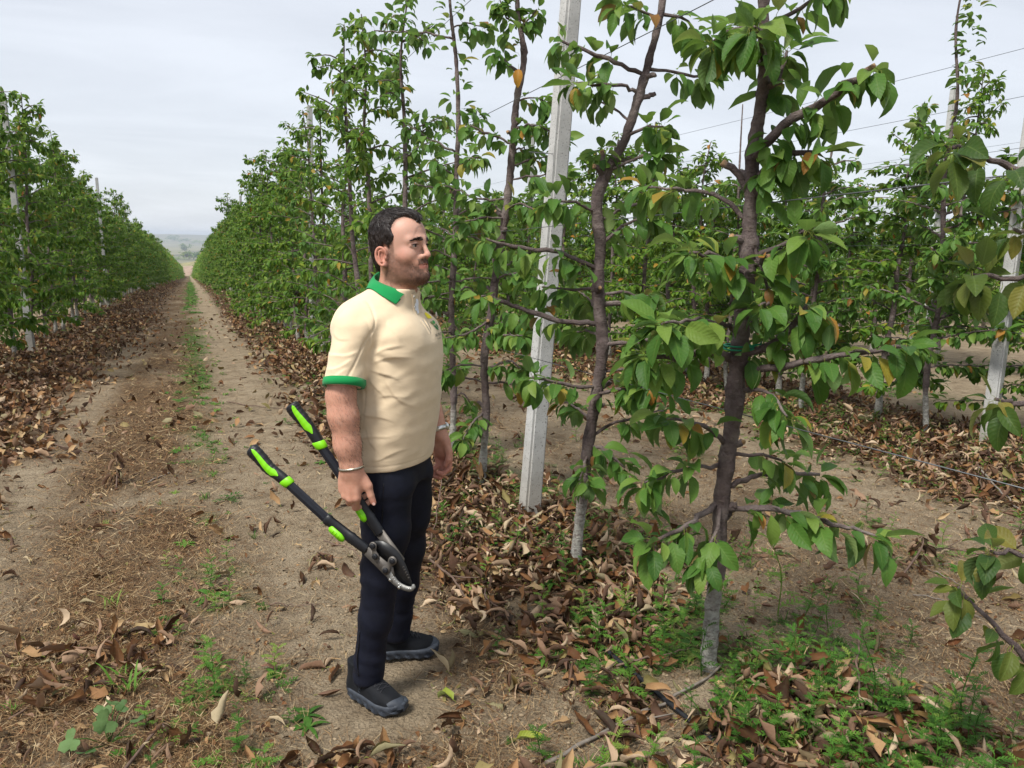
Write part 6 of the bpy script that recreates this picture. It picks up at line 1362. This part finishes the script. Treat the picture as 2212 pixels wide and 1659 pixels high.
# ---- shoes
M_SHOE = cloth_material('black_knit', (0.0065, 0.0075, 0.010), 700, 0.3, 0.75, 0.3, 0.02)
M_SOLE = simple('dark_rubber', (0.034, 0.041, 0.054), 0.62, var=0.25, scale=40, bump=0.25)
M_LACE = simple('lace', (0.022, 0.022, 0.027), 0.7)
def shoe(heel, toe):
    heel = np.array(heel); toe = np.array(toe); L = np.linalg.norm(toe-heel); ang = math.atan2(toe[1]-heel[1], toe[0]-heel[0])
    r = empty('shoe', (heel[0], heel[1], 0), ang, person)
    return r, L
def build_shoe(r, L, sg):
    s = L/0.30
    F = Field((-0.02, -0.07, 0.0), (0.33, 0.07, 0.17), 0.004)
    F.loft([(0.020, 0.150, 0, 0.158, 0.050), (0.045, 0.148, 0, 0.156, 0.050), (0.060, 0.140, 0, 0.146, 0.047), (0.078, 0.118, 0, 0.120, 0.042), (0.10, 0.080, 0, 0.078, 0.037), (0.13, 0.058, 0, 0.054, 0.036), (0.15, 0.055, 0, 0.052, 0.036)], 2.4)
    X, Y, Z = F.ax[0][:, None, None], F.ax[1][None, :, None], F.ax[2][None, None, :]
    wid = np.interp(X, [0, 0.05, 0.12, 0.21, 0.27, 0.31], [0.030, 0.034, 0.036, 0.049, 0.042, 0.016])
    yc = sg*np.interp(X, [0, 0.1, 0.2, 0.31], [0, 0.002, -0.002, -0.012])
    F.D = np.maximum(F.D, (np.abs(Y-yc)-wid-0.002+0.02*np.maximum(Z-0.05, 0)).astype(np.float32))
    F.D = np.maximum(F.D, (Z-np.interp(X, [-0.02, 0.1, 0.14, 0.20, 0.26, 0.31], [0.15, 0.14, 0.118, 0.084, 0.072, 0.054])).astype(np.float32)*0.8)
    V, q = F.mesh(4); V[:, 0] *= s; up = obj('upper', V, q, M_SHOE, r)
    # sole with scooped pods
    n = 96; a = np.linspace(0, 2*math.pi, n, endpoint=False); t = (1-np.cos(a))/2; xx = 0.003+t*0.303
    wd = np.interp(xx, [0, 0.02, 0.05, 0.12, 0.21, 0.27, 0.295, 0.306], [0.0, 0.028, 0.037, 0.038, 0.0525, 0.044, 0.026, 0.0]); yc = sg*np.interp(xx, [0, 0.1, 0.2, 0.31], [0, 0.002, -0.002, -0.012])
    side = np.sign(np.sin(a)+1e-9); pod = 0.0055*np.sin(xx*2*math.pi/0.046)*ss(0.01, 0.05, xx)
    lift = 0.018*ss(0.24, 0.31, xx)+0.007*ss(0.03, 0.0, xx)
    rows = []
    for h, ex, pw in ((0.000, -0.008, 0), (0.004, 0.000, 0.6), (0.012, 0.003, 1.0), (0.020, 0.000, -0.8), (0.027, 0.004, -0.2), (0.036, 0.004, 0), (0.042, 0.001, 0), (0.043, -0.010, 0)):
        cx = 0.155; sx = 1+ex*5; rows.append(np.stack([cx+(xx-cx)*sx, yc+side*(np.maximum(wd+ex+pod*pw*0.8, 0.0005)), h+lift*(1-0.3*h/0.043)+0.004*pw*np.sin(xx*2*math.pi/0.046+1.5)], -1))
    V = np.concatenate(rows); m = len(rows)
    q = np.array([[i*n+j, i*n+(j+1) % n, (i+1)*n+(j+1) % n, (i+1)*n+j] for i in range(m-1) for j in range(n)])
    V = np.vstack([V, [[0.15, 0, 0.001]], [[0.15, 0, 0.043]]]); c0 = m*n
    tri = np.array([[c0, (j+1) % n, j] for j in range(n)]+[[c0+1, (m-1)*n+j, (m-1)*n+(j+1) % n] for j in range(n)])
    V[:, 0] *= s; obj('sole', V, [q, tri], M_SOLE, r)
    # laces: crossing cords over the tongue
    for i in range(5):
        x0 = 0.125+0.018*i
        for d in (-1, 1):
            P = catmull([(x0, -0.026*d, 0.2), (x0+0.008, 0, 0.2), (x0+0.017, 0.026*d, 0.2)], 9)
            zt = np.interp(P[:, 0], [0.1, 0.14, 0.20, 0.26], [0.139, 0.117, 0.083, 0.072]); P[:, 2] = zt+0.001-0.5*np.abs(P[:, 1])**1.5*2
            P = F.project(P, 0.0015); P[:, 0] *= s; V, q = tube(P, 0.0017, 6); obj('lace', V, q, M_LACE, r)
    P = [(0.05, 0.034, 0.155), (0.0, 0, 0.150), (0.05, -0.034, 0.155)]
    # small ring marks on the outer side
    for k, (mx, mz, a0, a1) in enumerate(((0.105, 0.072, 0, 6.28), (0.106, 0.056, 0.6, 5.2))):
        aa = np.linspace(a0, a1, 18); P = np.stack([mx+0.0065*np.cos(aa), np.full(18, sg*0.06), mz+0.0065*np.sin(aa)], -1); P = F.project(P, 0.0008, 8); P[:, 0] *= s
        V, q = tube(P, 0.0011, 5); obj('shoe_mark', V, q, M_SOLE, r)
    # toe cap
    g = np.stack(np.meshgrid(np.linspace(-1, 1, 15), np.linspace(0, 1, 7)), -1).reshape(-1, 2)
    P = np.stack([0.300-0.020*g[:, 0]**2-0.022*g[:, 1], 0.040*g[:, 0]-sg*0.011, 0.036+0.030*g[:, 1]-0.014*g[:, 0]**2*g[:, 1]], -1); P = F.project(P, 0.0025)
    P[:, 0] *= s; q = np.array([[i*15+j, i*15+j+1, (i+1)*15+j+1, (i+1)*15+j] for i in range(6) for j in range(14)]); obj('toe_cap', P, q, M_SOLE, r)
r1, L1 = shoe((-0.165, -0.060), (0.088, -0.162)); build_shoe(r1, L1, -1); r1['label'] = 'black running shoe nearest the camera'
r2, L2 = shoe((-0.180, 0.185), (0.042, 0.315)); build_shoe(r2, L2, 1); r2['label'] = 'black running shoe farther from the camera'

# ---- bracelet and watch
M_STEEL = simple('brushed_steel', (0.46, 0.42, 0.34), 0.35, 0.9, 0.3, 200)
M_STEEL2 = simple('bright_steel', (0.62, 0.62, 0.60), 0.28, 0.95, 0.15, 200)
def band(name, field, c, axis, width, mat, links=None):
    axis = np.array(axis)/np.linalg.norm(axis); u = np.cross(axis, (0, 1, 0)); u /= np.linalg.norm(u); w = np.cross(axis, u); ns = 72; a = np.linspace(0, 2*math.pi, ns, endpoint=False)
    rr = np.linspace(0.015, 0.07, 120); D = np.cos(a)[:, None]*u+np.sin(a)[:, None]*w
    sdv = field.sample((np.array(c)+rr[:, None, None]*D).reshape(-1, 3)).reshape(120, ns); r0 = rr[np.argmax(sdv > 0, 0)]
    tex = 0.0005*(np.arange(ns) % 2) if links else 0
    rows = [np.array(c)+axis*h+D*(r0+e+tex)[:, None] for h, e in ((-width/2, 0.0004), (-width/2, 0.0028), (width/2, 0.0028), (width/2, 0.0004))]
    V = np.concatenate(rows); q = np.array([[i*ns+j, i*ns+(j+1) % ns, (i+1)*ns+(j+1) % ns, (i+1)*ns+j] for i in range(3) for j in range(ns)])
    return obj(name, V, q, mat, person, False)
b = band('bracelet', af, WR+(0, 0, 0.004), (0.16, 0.0, -0.95), 0.0075, M_STEEL, True); b['label'] = 'thin steel link bracelet on the near wrist'
b = band('watch_strap', lf_, LW+(-0.004, 0.003, 0.022), (0.42, -0.18, -0.85), 0.017, M_STEEL2, True); b['label'] = 'steel link watch strap on the far wrist'
P = [LW+np.array((0.004, 0.037+0.003*i, 0.024)) for i in range(4)]; Vv, q = tube(P, [0.017, 0.019, 0.019, 0.016], 20); obj('watch_case', Vv, q, M_STEEL2, b)
# ================================================================== loppers (person frame is used only to place them in the hand)
M_BLK = simple('black_grip_plastic', (0.010, 0.011, 0.014), 0.45, var=0.2, scale=60, bump=0.12)
M_TUBE = simple('black_tube', (0.011, 0.013, 0.020), 0.32, var=0.15, scale=50)
M_LIME = simple('lime_plastic', (0.200, 0.62, 0.008), 0.42, var=0.06, scale=20, bump=0.1)
M_PLATE = simple('grey_steel_plate', (0.120, 0.108, 0.096), 0.55, 0.5, 0.15, 90)
M_BLADE = simple('black_coated_blade', (0.008, 0.008, 0.009), 0.38, var=0.2, scale=80)
M_ANVIL = simple('cast_anvil', (0.25, 0.245, 0.23), 0.55, 0.5, 0.15, 120)
LY = -0.224
lop = empty('loppers', PM, PHEAD); tag(lop, 'long black and lime green bypass loppers held in the hand of the man', 'loppers')
def arc3(pts, n): return catmull(np.array(pts), n)
def handle(pts, y, squ, mat):
    P = np.array([(a, y, b) for a, b in pts]); return P
def oval(P, R, sides=16, sq=(1.0, 0.72)):
    return tube(P, R, sides, True, sq, up=(0, 1, 0)) if False else tube(P, R, sides, True, (sq[1], sq[0]), up=(0, 1, 0))
def one_handle(grip, tube0, tube1, pad0, pad1, end, y, flip):
    d = np.array(end)-np.array(tube0); d /= np.linalg.norm(d); nrm = np.array([d[1], -d[0]])*flip      # nrm: side carrying the lime inlay
    to3 = lambda p: np.array([p[0], y, p[1]])
    G = np.array([to3(p) for p in arc3(grip, 40)]); n = len(G)
    R = np.interp(np.linspace(0, 1, n), [0, 0.05, 0.15, 0.45, 0.70, 0.85, 1], [0.0190, 0.0262, 0.0268, 0.0248, 0.0215, 0.0215, 0.0195])
    R = R+0.0007*np.sin(np.linspace(0, 1, n)*60)*(np.linspace(0, 1, n) < 0.7)
    h = empty('handle', (0, 0, 0), 0, lop)
    V, F = oval(G, R); obj('grip', V, F, M_BLK, h)
    # lime inlay along the grip: a curved bead on the near face
    t = np.linspace(0.07, 0.80, 24); Gi = np.stack([np.interp(t, np.linspace(0, 1, n), G[:, k]) for k in range(3)], -1)
    Ri = np.interp(t, np.linspace(0, 1, n), R); T = np.gradient(Gi, axis=0); T /= np.linalg.norm(T, axis=1)[:, None]; S = np.cross(T, (0, 1, 0))*flip
    half = np.interp(t, [0.07, 0.14, 0.40, 0.66, 0.80], [0.0012, 0.0060, 0.0100, 0.0140, 0.0020])
    cen = np.interp(t, [0.10, 0.4, 0.62, 0.74], [0.45, 0.25, 0.10, 0.30])
    rows = []
    for k in np.linspace(-1, 1, 9):
        off = cen*Ri+half*k; yy = 0.72*np.sqrt(np.maximum(Ri**2-off**2, 0))
        rows.append(Gi+S*off[:, None]+np.stack([0*t, -(yy+0.0022*(1-0.6*abs(k))), 0*t], -1))
    V = np.concatenate(rows); m = len(t); q = np.array([[i*m+j, i*m+j+1, (i+1)*m+j+1, (i+1)*m+j] for i in range(8) for j in range(m-1)]); obj('grip_inlay', V, q, M_LIME, h)
    # lime band
    B0, B1 = to3(tube0), to3(tube0)+np.array([d[0], 0, d[1]])*0.024
    V, F = oval(np.array([B0-np.array([d[0], 0, d[1]])*0.004, B0, (B0+B1)/2, B1, B1+np.array([d[0], 0, d[1]])*0.003]), [0.0185, 0.0228, 0.0222, 0.0212, 0.0175], 16)
    V = V+np.outer((V-B0)@np.cross([d[0], 0, d[1]], (0, 1, 0))*0.30*flip, [d[0], 0, d[1]]); obj('band', V, F, M_LIME, h)
    # flattened hexagonal tube
    P = np.linspace(to3(tube0), to3(tube1), 6); V, F = tube(P, 0.0195, 8, True, (0.58, 1.0), up=(0, 1, 0)); obj('tube', V, F, M_TUBE, h).data.shade_flat()
    # telescopic sleeve with collar
    P = np.array([to3(tube1)+(to3(end)-to3(tube1))*t for t in (-0.02, 0.0, 0.03, 0.08, 0.10, 0.55, 0.62, 0.66, 0.97, 1.0)])
    V, F = oval(P, [0.0180, 0.0212, 0.0220, 0.0220, 0.0200, 0.0200, 0.0226, 0.0205, 0.0190, 0.0165], 12, (1.0, 0.62)); obj('sleeve', V, F, M_BLK, h)
    # lime pad on the sleeve
    a, b = np.array(pad0), np.array(pad1); dd = (b-a)/np.linalg.norm(b-a); nn = np.array([dd[1], -dd[0]])*flip; L = np.linalg.norm(b-a)
    a = a-nn*0.0075; b = b-nn*0.0075
    poly = [a+nn*-0.004-dd*0.004, a+nn*0.009-dd*0.010, a+nn*0.019-dd*0.002, b+nn*0.020+dd*0.004, b+nn*0.012+dd*0.016, b+nn*-0.001+dd*0.012, b+nn*-0.006-dd*0.006]
    V, F = prism([tuple(p) for p in poly], y-0.0172, y-0.0080, 0.0014); obj('button_pad', V, F, M_LIME, h, False)
    for k in range(3):
        c = a+dd*(0.22+0.28*k)*L+nn*0.008; V, F = prism([tuple(c-nn*0.007), tuple(c-nn*0.007+dd*0.0022), tuple(c+nn*0.007+dd*0.0022), tuple(c+nn*0.007)], y-0.0180, y-0.0168); obj('pad_rib', V, F, M_LIME, h, False)
    return h
hA = one_handle([(-0.279, 1.142), (-0.262, 1.118), (-0.232, 1.088), (-0.203, 1.054), (-0.174, 1.010)], (-0.180, 1.018), (-0.058, 0.858), (-0.033, 0.806), (-0.010, 0.772), (0.047, 0.716), LY, 1)
hA['label'] = 'upper lopper handle gripped in the hand'
hB = one_handle([(-0.438, 0.975), (-0.408, 0.951), (-0.368, 0.912), (-0.334, 0.891), (-0.296, 0.866)], (-0.308, 0.874), (-0.150, 0.752), (-0.125, 0.722), (-0.090, 0.695), (0.003, 0.657), LY-0.012, 1)
hB['label'] = 'lower lopper handle hanging free'
# steel plates
V, F = prism([(0.030, 0.712), (0.058, 0.734), (0.135, 0.640), (0.128, 0.606), (0.110, 0.600), (0.094, 0.640)], LY-0.005, LY+0.001, 0.001); obj('handle_plate', V, F, M_PLATE, lop, False)
V, F = prism([(-0.006, 0.642), (0.010, 0.672), (0.100, 0.610), (0.106, 0.578), (0.094, 0.562), (0.072, 0.576)], LY-0.020, LY-0.014, 0.001); obj('handle_plate', V, F, M_PLATE, lop, False)
# blade
up_ = catmull(np.array([(0.024, 0.692), (0.060, 0.697), (0.098, 0.680), (0.128, 0.650), (0.150, 0.606), (0.162, 0.572), (0.168, 0.551)]), 22); lo_ = catmull(np.array([(0.168, 0.551), (0.146, 0.553), (0.120, 0.566), (0.100, 0.594), (0.080, 0.622), (0.052, 0.640), (0.030, 0.668)]), 20)
V, F = prism([tuple(p) for p in np.vstack([up_, lo_[1:-1]])], LY-0.0130, LY-0.0090, 0.0008); blade = obj('cutting_blade', V, F, M_BLADE, lop, False)
# faint maker's mark strokes on the blade
for k in range(5):
    c = np.array([0.1315+0.0048*k, 0.6145-0.0088*k]); dd = np.array([0.46, -0.89]); nn = np.array([0.89, 0.46])
    V, F = prism([tuple(c), tuple(c+dd*0.0062), tuple(c+dd*0.0062+nn*0.0016), tuple(c+nn*0.0016+dd*0.001), tuple(c+nn*0.0075+dd*0.002), tuple(c+nn*0.0075)], LY-0.0138, LY-0.0128); obj('blade_mark', V, F, M_PLATE, blade, False)
# anvil hook
outer = catmull(np.array([(0.074, 0.578), (0.088, 0.560), (0.112, 0.543), (0.142, 0.533), (0.166, 0.534), (0.180, 0.548), (0.176, 0.560)]), 24); inner = catmull(np.array([(0.168, 0.558), (0.166, 0.550), (0.148, 0.550), (0.122, 0.560), (0.104, 0.580), (0.094, 0.598)]), 20)
V, F = prism([tuple(p) for p in np.vstack([outer, inner])], LY-0.0205, LY-0.0125, 0.0012); anv = obj('hook_jaw', V, F, M_ANVIL, lop, False)
inn = catmull(np.array([(0.098, 0.584), (0.108, 0.566), (0.124, 0.553), (0.146, 0.5435), (0.166, 0.543)]), 10)
for p in inn: V, F = tube([(p[0], LY-0.0218, p[1]), (p[0], LY-0.0195, p[1])], [0.0016, 0.0020], 8); obj('stud', V, F, M_STEEL2, anv)
for p in ((0.092, 0.567), (0.124, 0.544)): V, F = tube([(p[0], LY-0.0275, p[1]), (p[0], LY-0.0265, p[1]), (p[0], LY-0.0195, p[1])], [0.0040, 0.0050, 0.0050], 10); obj('bolt', V, F, M_STEEL2, anv)
# links and bolts
def link_plate(p0, p1, r):
    p0, p1 = np.array(p0), np.array(p1); a0 = math.atan2(*(p1-p0)[::-1]); L = np.linalg.norm(p1-p0); poly = []
    for t in np.linspace(math.pi/2*0.75, math.pi*2-math.pi/2*0.75, 14): poly.append(p0+r*np.array([math.cos(a0+t), math.sin(a0+t)]))
    m = (p0+p1)/2; pn = np.array([-math.sin(a0), math.cos(a0)])
    poly.append(m-pn*r*0.52)
    for t in np.linspace(-math.pi*0.625, math.pi*0.625, 14): poly.append(p1+r*np.array([math.cos(a0+t), math.sin(a0+t)]))
    poly.append(m+pn*r*0.52); return [tuple(q) for q in poly]
for p0, p1, r in (((0.030, 0.681), (0.038, 0.645), 0.0135), ((0.101, 0.637), (0.076, 0.600), 0.0155)):
    V, F = prism(link_plate(p0, p1, r), LY-0.0260, LY-0.0208, 0.0008); lk_ = obj('link', V, F, M_PLATE, lop, False)
    for p in (p0, p1):
        V, F = tube([(p[0], LY-0.0335, p[1]), (p[0], LY-0.0325, p[1]), (p[0], LY-0.0290, p[1]), (p[0], LY-0.0225, p[1]), (p[0], LY-0.002, p[1])], [0.0062, 0.0092, 0.0098, 0.0105, 0.0105], 18); obj('pivot_bolt', V, F, M_BLK, lop)
